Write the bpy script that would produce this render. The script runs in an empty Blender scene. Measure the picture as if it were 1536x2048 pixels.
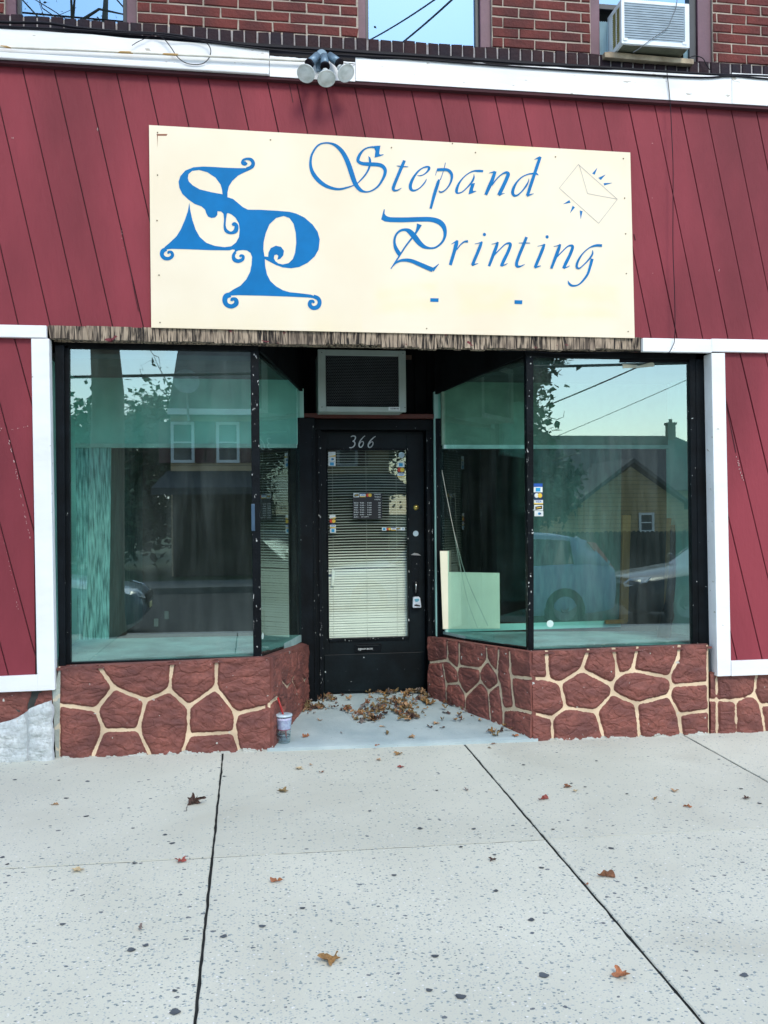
import bpy, bmesh, math, random
import numpy as np
from mathutils import Vector, Matrix, noise as mn
from mathutils.geometry import tessellate_polygon
random.seed(7)
scene = bpy.context.scene
COL = scene.collection
# ------------------------------------------------------------------ camera
FPX, CX, CY = 1806., 768., 1024.
nW = np.array([500-CX, 0, FPX]); nW /= np.linalg.norm(nW)
xW = np.array([12933-CX, 907-CY, FPX]); xW -= nW*(xW@nW); xW /= np.linalg.norm(xW)
uW = np.cross(xW, nW)
if uW[1] > 0: uW = -uW
RW = np.stack([xW, nW, uW])
CAM = np.array([0., -5.6217, 1.47])
cd = bpy.data.cameras.new('camera'); cam = bpy.data.objects.new('camera', cd); COL.objects.link(cam)
cd.sensor_fit = 'VERTICAL'; cd.sensor_height = 36; cd.sensor_width = 27; cd.lens = FPX/2048*36
cd.clip_start = 0.05; cd.clip_end = 900
M3 = RW @ np.diag([1, -1, -1])
mw = Matrix([list(M3[i])+[CAM[i]] for i in range(3)]+[[0, 0, 0, 1]])
cam.matrix_world = mw
scene.camera = cam
# ------------------------------------------------------------------ world and sun
SUN_EL, SUN_ROT = 44, 168      # sun high in front of the street side, softened by thin cloud
w = bpy.data.worlds.new('World'); scene.world = w; w.use_nodes = True
nt = w.node_tree; nt.nodes.clear()
out = nt.nodes.new('ShaderNodeOutputWorld'); bg = nt.nodes.new('ShaderNodeBackground')
sky = nt.nodes.new('ShaderNodeTexSky'); sky.sky_type = 'NISHITA'; sky.sun_disc = False
sky.sun_elevation = math.radians(SUN_EL); sky.sun_rotation = math.radians(SUN_ROT)
sky.air_density = 1.2; sky.dust_density = .7; sky.ozone_density = 2.5
tc = nt.nodes.new('ShaderNodeTexCoord'); mp = nt.nodes.new('ShaderNodeMapping'); mp.inputs['Scale'].default_value = (1, 1, 2.6); mp.inputs['Location'].default_value = (.35, .15, .25)
nz = nt.nodes.new('ShaderNodeTexNoise'); nz.inputs['Scale'].default_value = 2.6; nz.inputs['Detail'].default_value = 7; nz.inputs['Distortion'].default_value = .6
cr = nt.nodes.new('ShaderNodeValToRGB'); cr.color_ramp.elements[0].position = .50; cr.color_ramp.elements[1].position = .66
mx = nt.nodes.new('ShaderNodeMix'); mx.data_type = 'RGBA'
mx.inputs[7].default_value = (6.4, 6.9, 7.1, 1)
nt.links.new(tc.outputs['Generated'], mp.inputs['Vector']); nt.links.new(mp.outputs[0], nz.inputs['Vector'])
nt.links.new(nz.outputs['Fac'], cr.inputs[0]); nt.links.new(cr.outputs[0], mx.inputs[0])
nt.links.new(sky.outputs[0], mx.inputs[6]); nt.links.new(mx.outputs[2], bg.inputs[0])
bg.inputs[1].default_value = .15
nt.links.new(bg.outputs[0], out.inputs[0])
sl = bpy.data.lights.new('sun', 'SUN'); sl.energy = 1.1; sl.angle = math.radians(16); sl.color = (1, .93, .80)
so = bpy.data.objects.new('sun', sl); COL.objects.link(so)
# nishita rotation is measured from +Y towards +X
a, e = math.radians(SUN_ROT), math.radians(SUN_EL)
sd = Vector((math.sin(a)*math.cos(e), math.cos(a)*math.cos(e), math.sin(e)))
so.rotation_euler = sd.to_track_quat('Z', 'Y').to_euler()
scene.view_settings.view_transform = 'Standard'; scene.view_settings.look = 'None'
scene.view_settings.exposure = 1.0; scene.view_settings.gamma = 1
try:
    scene.cycles.max_bounces = 10; scene.cycles.transparent_max_bounces = 16
    scene.cycles.use_denoising = True; scene.cycles.sample_clamp_indirect = 6
except Exception: pass

# ------------------------------------------------------------------ projection helpers
def ray(px, py): return RW @ np.array([px-CX, py-CY, FPX])
def P(px, py, Y=0.):
    r = ray(px, py); t = (Y-CAM[1])/r[1]; return CAM+r*t
def PP(px, py, p0, n):
    r = ray(px, py); t = ((np.array(p0)-CAM)@n)/(r@n); return CAM+r*t
GA, GB, GC = -.011, .02, -.004         # pavement plane z = GA x + GB y + GC
def gz(x, y): return GA*x+GB*y+GC
def G(px, py, dz=0.):
    r = ray(px, py); t = (gz(CAM[0], CAM[1])+dz-CAM[2])/(r[2]-GA*r[0]-GB*r[1]); return CAM+r*t
# alcove floor
AF0, AF1 = .012, .092
def afz(y): return AF0+(AF1-AF0)*y/1.15
def AG(px, py, dz=0.):
    s = (AF1-AF0)/1.15; r = ray(px, py)
    t = (AF0+s*CAM[1]+dz-CAM[2])/(r[2]-s*r[1]); return CAM+r*t

# ------------------------------------------------------------------ materials
MATS = {}
def ramp(n, fac, c0, c1, p0=.35, p1=.65):
    r = n.nodes.new('ShaderNodeValToRGB'); r.color_ramp.elements[0].position = p0; r.color_ramp.elements[1].position = p1
    r.color_ramp.elements[0].color = (*c0, 1); r.color_ramp.elements[1].color = (*c1, 1)
    n.links.new(fac, r.inputs[0]); return r.outputs[0]
def tex(n, scale, detail=5, stretch=(1, 1, 1), kind='noise', rot=None, dist=0):
    t = n.nodes.new('ShaderNodeTexCoord'); m = n.nodes.new('ShaderNodeMapping'); m.inputs['Scale'].default_value = stretch
    if rot: m.inputs['Rotation'].default_value = rot
    n.links.new(t.outputs['Object'], m.inputs[0])
    x = n.nodes.new('ShaderNodeTexNoise' if kind == 'noise' else 'ShaderNodeTexVoronoi'); x.inputs['Scale'].default_value = scale
    if kind == 'noise': x.inputs['Detail'].default_value = detail; x.inputs['Distortion'].default_value = dist
    n.links.new(m.outputs[0], x.inputs['Vector']); return x
def mixc(n, fac, a, b, mode='MIX'):
    m = n.nodes.new('ShaderNodeMix'); m.data_type = 'RGBA'; m.blend_type = mode
    if isinstance(fac, (int, float)): m.inputs[0].default_value = fac
    else: n.links.new(fac, m.inputs[0])
    for s, i in ((a, 6), (b, 7)):
        if isinstance(s, tuple): m.inputs[i].default_value = (*s, 1)
        else: n.links.new(s, m.inputs[i])
    return m.outputs[2]
def val(n, op, a, b=0.):
    m = n.nodes.new('ShaderNodeMath'); m.operation = op; m.use_clamp = False
    for s, i in ((a, 0), (b, 1)):
        if isinstance(s, (int, float)): m.inputs[i].default_value = s
        else: n.links.new(s, m.inputs[i])
    return m.outputs[0]
def base(name):
    m = bpy.data.materials.new(name); m.use_nodes = True; n = m.node_tree; b = n.nodes['Principled BSDF']; return m, n, b
def mat(name, c, rough=.6, metal=0., var=.25, scale=6, bump=.0, bscale=60, stretch=(1, 1, 1), chips=None, chipc=(.6, .62, .62), chipscale=55, c2=None, spec=.5, cstretch=(1, 1, 1), alpha=None, rot=None):
    if name in MATS: return MATS[name]
    m, n, b = base(name)
    t = tex(n, scale, 6, stretch, rot=rot)
    lo = c2 if c2 else tuple(x*(1-var) for x in c)
    hi = c if c2 else tuple(min(1, x*(1+var*.6)) for x in c)
    col = ramp(n, t.outputs['Fac'], lo, hi)
    if chips:
        ch = tex(n, chipscale, 3, cstretch)
        f = ramp(n, ch.outputs['Fac'], (0, 0, 0), (1, 1, 1), chips, chips+.015)
        col = mixc(n, f, col, chipc)
    n.links.new(col, b.inputs['Base Color'])
    b.inputs['Roughness'].default_value = rough; b.inputs['Metallic'].default_value = metal
    b.inputs['Specular IOR Level'].default_value = spec
    if bump:
        bt = tex(n, bscale, 6, stretch, rot=rot); bp = n.nodes.new('ShaderNodeBump'); bp.inputs['Strength'].default_value = bump; bp.inputs['Distance'].default_value = .01
        n.links.new(bt.outputs['Fac'], bp.inputs['Height']); n.links.new(bp.outputs[0], b.inputs['Normal'])
    MATS[name] = m; return m
m_white = mat('white_trim_paint', (.83, .85, .86), .55, var=.10, scale=4, bump=.3, bscale=25, stretch=(.4, 1, 1), chips=.70, chipc=(.45, .42, .36), chipscale=30, cstretch=(.3, 1, 1))
m_red = mat('burgundy_siding_paint', (.225, .034, .047), .68, spec=.3, var=.30, scale=1.6, bump=.4, bscale=34, stretch=(1, 1, .35), chips=.757, chipc=(.42, .2, .2), chipscale=26, rot=(0, math.radians(12), 0))
m_groove = mat('siding_groove_dark', (.05, .008, .014), .8)
m_cream = None
m_blue = mat('blue_sign_paint', (.0, .165, .43), .6, var=.08, scale=12, spec=.2)
m_thin = mat('grey_pencil_line', (.40, .38, .36), .6)
m_screw = mat('rusty_screw', (.14, .10, .05), .5, metal=.6)
m_black = mat('chipped_black_paint', (.003, .005, .007), .5, spec=.14, var=.5, scale=9, bump=.2, bscale=40, chips=.735, chipscale=45, chipc=(.5, .55, .55))
m_blackedge = mat('worn_black_edge_paint', (.003, .005, .007), .5, var=.5, bump=.3, bscale=60, chips=.685, chipscale=75, chipc=(.5, .52, .5), cstretch=(1, 1, .45), spec=.14)
m_soffit = mat('soffit_black_paint', (.004, .005, .006), .7, spec=.15, var=.6, bump=.3, bscale=20)
m_door = mat('door_black_paint', (.004, .008, .010), .45, spec=.18, var=.5, scale=5, bump=.18, bscale=30, chips=.748, chipscale=40, chipc=(.5, .55, .55))
m_redbrown = mat('red_brown_board', (.10, .022, .014), .6, bump=.3)
m_teal = mat('pale_green_wall_paint', (.42, .72, .64), .75, var=.35, scale=1.6, bump=.1, bscale=20)
m_tealfloor = mat('dusty_display_floor_paint', (.24, .37, .36), .7, var=.45, scale=4, bump=.15, bscale=30, chips=.70, chipscale=28, chipc=(.6, .6, .55))
m_streak = mat('streaked_limewash_panel', (.48, .74, .72), .8, c2=(.08, .19, .19), scale=42, stretch=(1.8, 1, .16), bump=.2)
m_streak2 = mat('muted_green_panel', (.09, .16, .14), .8, c2=(.045, .09, .08), scale=22, stretch=(1.4, 1, .3))  # darker muted green for the receding and right-hand panels
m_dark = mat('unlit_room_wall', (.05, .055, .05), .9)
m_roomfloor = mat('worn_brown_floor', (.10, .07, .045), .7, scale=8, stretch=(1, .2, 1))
m_board = mat('cream_board', (.84, .78, .60), .7, var=.05)
m_wood = mat('orange_brown_wood', (.30, .12, .03), .6, scale=10, stretch=(3, 3, .3), bump=.1)
m_rope = mat('pale_string', (.5, .5, .42), .8)
m_acframe = mat('dull_grey_casing', (.33, .38, .34), .5, var=.1, bump=.1)
m_acwhite = mat('white_metal_casing', (.72, .80, .84), .4, var=.08, chips=.75, chipc=(.4, .3, .2))
m_acslat = mat('grey_blue_louvre', (.45, .55, .63), .45, var=.1, scale=14)
m_yellowfin = mat('yellowed_fins', (.38, .36, .14), .6)
m_grilledark = mat('grille_shadow_black', (.004, .005, .006), .8, spec=.1)
m_mesh = mat('dark_mesh_wire', (.06, .065, .07), .45)
m_brick = mat('dark_red_brick', (.15, .028, .022), .85, c2=(.075, .016, .015), scale=5, bump=.7, bscale=45)
m_mortar = mat('pale_brick_mortar', (.42, .36, .30), .9, bump=.6, bscale=60)
m_rowlock = mat('painted_black_brick', (.016, .013, .021), .7, spec=.2, c2=(.035, .014, .016), scale=4, bump=.5, bscale=45)
m_rlmortar = mat('grey_rowlock_mortar', (.34, .32, .32), .9, bump=.5)
m_plum = mat('plum_window_paint', (.13, .06, .085), .5, var=.2, bump=.1)
m_darkframe = mat('dark_sash_paint', (.03, .035, .04), .4)
m_cable = mat('black_cable_rubber', (.005, .005, .010), .5, spec=.2)
m_conduit = mat('painted_conduit', (.70, .68, .60), .5, chips=.60, chipc=(.45, .28, .10), chipscale=20, cstretch=(.3, 1, 1))
m_lampgrey = mat('blue_grey_cast_metal', (.16, .25, .33), .45, metal=.3, var=.2)
m_brass = mat('brass', (.65, .50, .14), .3, metal=.8)
m_steel = mat('satin_steel', (.5, .5, .5), .3, metal=.9)
m_disc = mat('pale_blue_disc', (.42, .55, .60), .5)
m_lockbody = mat('silver_lockbox_case', (.62, .68, .74), .35, metal=.3)
m_slat = mat('ivory_blind_slat', (.80, .82, .70), .5, var=.05)
m_stkwhite = mat('sticker_white', (.70, .75, .72), .4)
m_stkcyan = mat('sticker_cyan', (.02, .30, .55), .4)
m_stkred = mat('sticker_red', (.60, .05, .02), .4)
m_stkyel = mat('sticker_yellow', (.75, .50, .05), .4)
m_stknavy = mat('sticker_navy', (.01, .03, .12), .4)
m_stkblack = mat('sticker_black', (.012, .012, .014), .4)
m_txt = mat('white_lettering', (.75, .78, .76), .5)
m_num = mat('silver_numerals', (.42, .45, .45), .4, metal=.2)
m_joint = mat('joint_filler', (.02, .022, .022), .95, chips=.76, chipscale=9, chipc=(.35, .36, .36), spec=.1)
m_asphalt = mat('asphalt', (.035, .035, .037), .9, bump=.6, bscale=80)
m_kerb = mat('kerb_concrete', (.42, .42, .40), .85, bump=.3)
m_alcove = mat('blue_grey_step_concrete', (.42, .50, .50), .8, c2=(.30, .385, .40), scale=3, bump=.25, bscale=50, chips=.70, chipscale=60, chipc=(.2, .25, .25))
m_grass = mat('verge_grass', (.05, .09, .03), .9, bump=.5, c2=(.03, .05, .02))

def stone_mat(name, c1, c2, mort, mort2):
    m, n, b = base(name)
    t = tex(n, 5, 9, (1, 1, 1.6)); col = ramp(n, t.outputs['Fac'], c2, c1, .36, .62)
    tf = tex(n, 45, 4); col = mixc(n, ramp(n, tf.outputs['Fac'], (0, 0, 0), (.55, .55, .55), .42, .62), col, tuple(x*.55 for x in c1))
    tm = tex(n, 5, 5); mc = ramp(n, tm.outputs['Fac'], mort2, mort, .35, .6)
    at = n.nodes.new('ShaderNodeAttribute'); at.attribute_name = 'mort'
    f = ramp(n, at.outputs['Fac'], (0, 0, 0), (1, 1, 1), .42, .58)
    col = mixc(n, f, col, mc)
    # flaked paint
    ch = tex(n, 26, 4); fl = ramp(n, ch.outputs['Fac'], (0, 0, 0), (1, 1, 1), .715, .725); col = mixc(n, fl, col, (.5, .5, .45))
    ab = n.nodes.new('ShaderNodeAttribute'); ab.attribute_name = 'scuff'
    fb = ramp(n, ab.outputs['Fac'], (0, 0, 0), (1, 1, 1), .45, .55); col = mixc(n, fb, col, (.46, .47, .43))
    n.links.new(col, b.inputs['Base Color']); b.inputs['Roughness'].default_value = .72
    bt = tex(n, 70, 6); bp = n.nodes.new('ShaderNodeBump'); bp.inputs['Strength'].default_value = .35; bp.inputs['Distance'].default_value = .005
    n.links.new(bt.outputs['Fac'], bp.inputs['Height']); n.links.new(bp.outputs[0], b.inputs['Normal'])
    return m
m_stone = stone_mat('red_painted_stone', (.245, .080, .060), (.125, .042, .036), (.78, .61, .41), (.52, .40, .27))
m_whitestone = stone_mat('white_painted_stone', (.62, .66, .65), (.48, .53, .53), (.42, .43, .45), (.36, .40, .40))

def sidewalk_mat():
    m, n, b = base('exposed_aggregate_concrete')
    t = tex(n, 1.1, 5); col = ramp(n, t.outputs['Fac'], (.51, .52, .435), (.62, .63, .535), .3, .7)
    stn = tex(n, .9, 6, dist=1.2); col = mixc(n, ramp(n, stn.outputs['Fac'], (0, 0, 0), (.5, .5, .5), .55, .75), col, (.43, .42, .34))
    tone = n.nodes.new('ShaderNodeAttribute'); tone.attribute_name = 'tone'
    hsv = n.nodes.new('ShaderNodeHueSaturation'); n.links.new(tone.outputs['Fac'], hsv.inputs['Value']); n.links.new(col, hsv.inputs['Color']); col = hsv.outputs[0]
    fine = tex(n, 220, 3); col = mixc(n, ramp(n, fine.outputs['Fac'], (0, 0, 0), (.45, .45, .45), .45, .7), col, (.44, .455, .45))
    geo = n.nodes.new('ShaderNodeNewGeometry'); sep = n.nodes.new('ShaderNodeSeparateXYZ'); n.links.new(geo.outputs['Position'], sep.inputs[0])
    # more aggregate worn bare away from the wall
    mr = n.nodes.new('ShaderNodeMapRange'); mr.inputs[1].default_value = -1.0; mr.inputs[2].default_value = -2.3; mr.inputs[3].default_value = 0.42; mr.inputs[4].default_value = 1
    n.links.new(sep.outputs['Y'], mr.inputs[0])
    patch = tex(n, 1.7, 3)
    for sc, thr, rad, c in ((38, .56, .24, (.16, .22, .24)), (62, .50, .25, (.30, .37, .38)), (21, .86, .17, (.05, .07, .10)), (50, .80, .2, (.70, .71, .70)), (55, .66, .22, (.10, .15, .17)), (85, .5, .26, (.36, .40, .40))):
        v = tex(n, sc, kind='v', stretch=(1, 1.25, 1)); v.inputs['Randomness'].default_value = 1
        s = n.nodes.new('ShaderNodeSeparateColor'); n.links.new(v.outputs['Color'], s.inputs[0])
        wob = tex(n, sc*2.2, 2)
        d = val(n, 'ADD', v.outputs['Distance'], val(n, 'MULTIPLY', val(n, 'SUBTRACT', wob.outputs['Fac'], .5), .5))
        near = val(n, 'LESS_THAN', d, rad)
        thrn = val(n, 'SUBTRACT', 1.05 if sc != 21 else 1.0, val(n, 'MULTIPLY', mr.outputs[0], 1.05-thr if sc != 21 else 1.0-thr))
        thrn = val(n, 'SUBTRACT', thrn, val(n, 'MULTIPLY', val(n, 'SUBTRACT', patch.outputs['Fac'], .5), .35))
        pick = val(n, 'GREATER_THAN', s.outputs[0], thrn)
        f = val(n, 'MULTIPLY', near, pick)
        col = mixc(n, val(n, 'MULTIPLY', f, .85), col, c)
    n.links.new(col, b.inputs['Base Color']); b.inputs['Roughness'].default_value = .85
    bp = n.nodes.new('ShaderNodeBump'); bp.inputs['Strength'].default_value = .22; bp.inputs['Distance'].default_value = .004
    bt = tex(n, 160, 4); n.links.new(bt.outputs['Fac'], bp.inputs['Height']); n.links.new(bp.outputs[0], b.inputs['Normal'])
    return m
m_walk = sidewalk_mat()

def lintel_mat():
    m, n, b = base('weathered_grey_timber')
    t = tex(n, 36, 9, (2.0, 1, .20), rot=(0, math.radians(10), 0), dist=.6); col = ramp(n, t.outputs['Fac'], (.012, .009, .008), (.42, .33, .24), .42, .58)
    t2 = tex(n, 5, 4); col = mixc(n, ramp(n, t2.outputs['Fac'], (0, 0, 0), (.55, .55, .55), .45, .7), col, (.16, .12, .09))
    t3 = tex(n, 9, 4, (1, 1, 2)); col = mixc(n, ramp(n, t3.outputs['Fac'], (0, 0, 0), (1, 1, 1), .66, .68), col, (.16, .03, .04))
    n.links.new(col, b.inputs['Base Color']); b.inputs['Roughness'].default_value = .9
    bp = n.nodes.new('ShaderNodeBump'); bp.inputs['Strength'].default_value = .9; bp.inputs['Distance'].default_value = .01
    n.links.new(t.outputs['Fac'], bp.inputs['Height']); n.links.new(bp.outputs[0], b.inputs['Normal'])
    return m
m_lintel = lintel_mat()

def sign_mat():
    m, n, b = base('cream_sign_board')
    t = tex(n, 1.2, 4); col = ramp(n, t.outputs['Fac'], (.80, .685, .50), (.86, .765, .59), .3, .62)
    at = n.nodes.new('ShaderNodeAttribute'); at.attribute_name = 'ghost'
    col = mixc(n, at.outputs['Fac'], col, (.84, .71, .41))
    n.links.new(col, b.inputs['Base Color']); b.inputs['Roughness'].default_value = .55
    return m
m_cream = sign_mat()

def glass_mat(name, tint, r0, dirt=.05, dirtcol=(.5, .62, .58), gloss=(.80, 1, .99)):
    m = bpy.data.materials.new(name); m.use_nodes = True; n = m.node_tree; n.nodes.clear()
    o = n.nodes.new('ShaderNodeOutputMaterial'); tr = n.nodes.new('ShaderNodeBsdfTransparent'); tr.inputs[0].default_value = (*tint, 1)
    gl = n.nodes.new('ShaderNodeBsdfGlossy'); gl.inputs['Roughness'].default_value = 0.0; gl.inputs[0].default_value = (*gloss, 1)
    lw = n.nodes.new('ShaderNodeLayerWeight'); lw.inputs[0].default_value = .5
    f = val(n, 'ADD', val(n, 'MULTIPLY', val(n, 'POWER', lw.outputs['Facing'], 3.5), .8), r0)
    m1 = n.nodes.new('ShaderNodeMixShader'); n.links.new(f, m1.inputs[0]); n.links.new(tr.outputs[0], m1.inputs[1]); n.links.new(gl.outputs[0], m1.inputs[2])
    df = n.nodes.new('ShaderNodeBsdfDiffuse'); df.inputs[0].default_value = (*dirtcol, 1)
    t = tex(n, 6, 7, (2.5, 2.5, .25)); t2 = tex(n, 1.5, 4)
    d = val(n, 'MULTIPLY', val(n, 'MULTIPLY', ramp(n, t.outputs['Fac'], (.25, .25, .25), (1, 1, 1), .4, .72), ramp(n, t2.outputs['Fac'], (.3, .3, .3), (1, 1, 1), .35, .65)), dirt)
    m2 = n.nodes.new('ShaderNodeMixShader'); n.links.new(d, m2.inputs[0]); n.links.new(m1.outputs[0], m2.inputs[1]); n.links.new(df.outputs[0], m2.inputs[2])
    n.links.new(m2.outputs[0], o.inputs[0]); return m
m_glass = glass_mat('dusty_shop_glass', (.72, 1.0, .95), .27, .08)
m_glassside = glass_mat('dusty_side_glass', (.74, .97, .91), .13, .05)
m_doorglass = glass_mat('door_glass', (.92, .97, .95), .12, .03)
m_upglass = glass_mat('upper_sash_glass', (.3, .35, .4), .50, .02, gloss=(.50, .78, 1))
m_carglass = mat('tinted_car_glass', (.02, .03, .03), .05, spec=1)
m_cup = glass_mat('clear_cup_plastic', (.82, .88, .90), .10, .25, (.7, .75, .85))
m_lens = None
def lens_mat():
    m, n, b = base('frosted_lamp_lens'); b.inputs['Base Color'].default_value = (.62, .68, .68, 1); b.inputs['Roughness'].default_value = .18
    b.inputs['Coat Weight'].default_value = .6
    t = tex(n, 14, 3); bp = n.nodes.new('ShaderNodeBump'); bp.inputs['Strength'].default_value = .3; n.links.new(t.outputs['Fac'], bp.inputs['Height']); n.links.new(bp.outputs[0], b.inputs['Normal'])
    n.links.new(ramp(n, t.outputs['Fac'], (.42, .48, .47), (.72, .78, .78)), b.inputs['Base Color'])
    return m
m_lens = lens_mat()

# ------------------------------------------------------------------ object helpers
def loc_of(o):
    v = Vector((0, 0, 0))
    while o is not None: v += o.location; o = o.parent
    return v
def tag(o, label=None, cat=None, group=None, kind=None):
    if label: o['label'] = label
    if cat: o['category'] = cat
    if group: o['group'] = group
    if kind: o['kind'] = kind
    return o
def thing(name, label, cat, loc, group=None):
    o = bpy.data.objects.new(name, None); o.empty_display_size = .1; COL.objects.link(o); o.location = Vector([float(v) for v in loc])
    return tag(o, label, cat, group)
class MB:
    def __init__(s): s.v = []; s.f = []; s.attr = {}
    def add(s, vs, fs):
        k = len(s.v); s.v += [tuple(map(float, p)) for p in vs]; s.f += [tuple(i+k for i in f) for f in fs]; return s
    def box(s, x0, x1, y0, y1, z0, z1):
        return s.add([(x0, y0, z0), (x1, y0, z0), (x1, y1, z0), (x0, y1, z0), (x0, y0, z1), (x1, y0, z1), (x1, y1, z1), (x0, y1, z1)],
                     [(0, 3, 2, 1), (4, 5, 6, 7), (0, 1, 5, 4), (1, 2, 6, 5), (2, 3, 7, 6), (3, 0, 4, 7)])
    def prism(s, pts, d):
        """pts: 3D polygon (list), d: extrusion vector"""
        n = len(pts); a = [np.array(p, float) for p in pts]; b = [p+np.array(d, float) for p in a]
        tri = tessellate_polygon([[Vector(p) for p in a]])
        fs = [tuple(t) for t in tri]+[tuple(i+n for i in reversed(t)) for t in tri]
        fs += [(i, (i+1) % n, (i+1) % n+n, i+n) for i in range(n)]
        return s.add(a+b, fs)
    def px(s, pts, Y, d=.02): return s.prism([P(x, y, Y) for x, y in pts], (0, d, 0))
    def pq(s, x0, y0, x1, y1, Y, d=.02): return s.px([(x0, y0), (x1, y0), (x1, y1), (x0, y1)], Y, d)
    def tube(s, pts, r, seg=8, cap=True):
        pts = [Vector([float(c) for c in p]) for p in pts]; k = len(s.v); R = r if isinstance(r, (list, tuple)) else [r]*len(pts)
        up = None
        for i, p in enumerate(pts):
            t = (pts[min(i+1, len(pts)-1)]-pts[max(i-1, 0)]).normalized()
            if up is None: up = t.orthogonal().normalized()
            up = (up-t*up.dot(t)).normalized(); sv = t.cross(up)
            for j in range(seg):
                an = 2*math.pi*j/seg; s.v.append(tuple(p+(up*math.cos(an)+sv*math.sin(an))*R[i]))
        for i in range(len(pts)-1):
            for j in range(seg):
                a = k+i*seg+j; b = k+i*seg+(j+1) % seg; s.f.append((a, b, b+seg, a+seg))
        if cap:
            s.f.append(tuple(k+j for j in reversed(range(seg)))); e = k+(len(pts)-1)*seg; s.f.append(tuple(e+j for j in range(seg)))
        return s
    def lathe(s, prof, c, ax=(0, 0, 1), seg=24):
        """prof: (r, h) along axis from c"""
        ax = Vector(ax).normalized(); u = ax.orthogonal().normalized(); v = ax.cross(u); c = Vector([float(q) for q in c]); k = len(s.v)
        for r, h in prof:
            for j in range(seg):
                an = 2*math.pi*j/seg; s.v.append(tuple(c+ax*h+(u*math.cos(an)+v*math.sin(an))*r))
        for i in range(len(prof)-1):
            for j in range(seg):
                a = k+i*seg+j; b = k+i*seg+(j+1) % seg; s.f.append((a, b, b+seg, a+seg))
        return s
    def disc(s, c, ax, r, h=.002, seg=20):
        return s.lathe([(0.0001, 0), (r, 0), (r, h), (.0001, h)], c, ax, seg)
    def obj(s, name, m, parent=None, bevel=0, smooth=False, label=None, cat=None, group=None, kind=None, recenter=True):
        me = bpy.data.meshes.new(name); o = bpy.data.objects.new(name, me); COL.objects.link(o)
        off = Vector((0, 0, 0))
        V = np.array(s.v, float)
        if parent is None and recenter:
            lo, hi = V.min(0), V.max(0); off = Vector(((lo[0]+hi[0])/2, (lo[1]+hi[1])/2, lo[2]))
            V = V-np.array(off)
        me.from_pydata([tuple(p) for p in V], [], s.f)
        for k, a in s.attr.items():
            at = me.attributes.new(k, 'FLOAT', 'POINT'); at.data.foreach_set('value', np.array(a, dtype=np.float32))
        me.update()
        bm = bmesh.new(); bm.from_mesh(me); bmesh.ops.recalc_face_normals(bm, faces=bm.faces); bm.to_mesh(me); bm.free()
        if parent is not None:
            o.parent = parent; o.location = -loc_of(parent)
        else: o.location = off
        for mm in (m if isinstance(m, (list, tuple)) else [m]): me.materials.append(mm)
        if smooth:
            for p in me.polygons: p.use_smooth = True
        if bevel:
            md = o.modifiers.new('bevel', 'BEVEL'); md.width = bevel; md.segments = 2; md.limit_method = 'ANGLE'; md.angle_limit = math.radians(40)
        return tag(o, label, cat, group, kind)
def text_mb(txt, c, height, Y=None, align='CENTER', slant=0, bold=0, width=None):
    """flat lettering standing in the XZ plane, facing -Y; c = 3D point of centre-left/centre"""
    cu = bpy.data.curves.new('t', 'FONT'); cu.body = txt; cu.size = 1; cu.align_x = align; cu.align_y = 'CENTER'; cu.shear = slant; cu.offset = bold; cu.resolution_u = 2
    ob = bpy.data.objects.new('t', cu); COL.objects.link(ob); me = bpy.data.meshes.new_from_object(ob)
    vs = [v.co.copy() for v in me.vertices]; fs = [tuple(p.vertices) for p in me.polygons]
    bpy.data.objects.remove(ob); bpy.data.curves.remove(cu); bpy.data.meshes.remove(me)
    h = max(v.y for v in vs)-min(v.y for v in vs); k = height/h; kx = k
    if width: kx = width/(max(v.x for v in vs)-min(v.x for v in vs))
    return MB().add([(c[0]+v.x*kx, c[1], c[2]+v.y*k) for v in vs], fs)
def crom(pts, sub=6):
    """Catmull-Rom through rows of any dimension"""
    A = np.array(pts, float); A = np.vstack([2*A[0]-A[1], A, 2*A[-1]-A[-2]]); o = []
    for i in range(1, len(A)-2):
        for j in range(sub):
            t = j/sub; p0, p1, p2, p3 = A[i-1], A[i], A[i+1], A[i+2]
            o.append(.5*((2*p1)+(-p0+p2)*t+(2*p0-5*p1+4*p2-p3)*t*t+(-p0+3*p1-3*p2+p3)*t**3))
    o.append(A[-2]); return np.array(o)

# ================================================================== ground
WALK_Y = -6.3; ROAD_Z = -.30
xj = [-.178, 1.335, 2.83]
joints = [xj[0]-1.505*k for k in range(5, 0, -1)]+xj+[xj[2]+1.5*k for k in range(1, 6)]
yj = [0.02, -1.615, -3.15, -4.70, WALK_Y]
g = MB()
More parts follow.
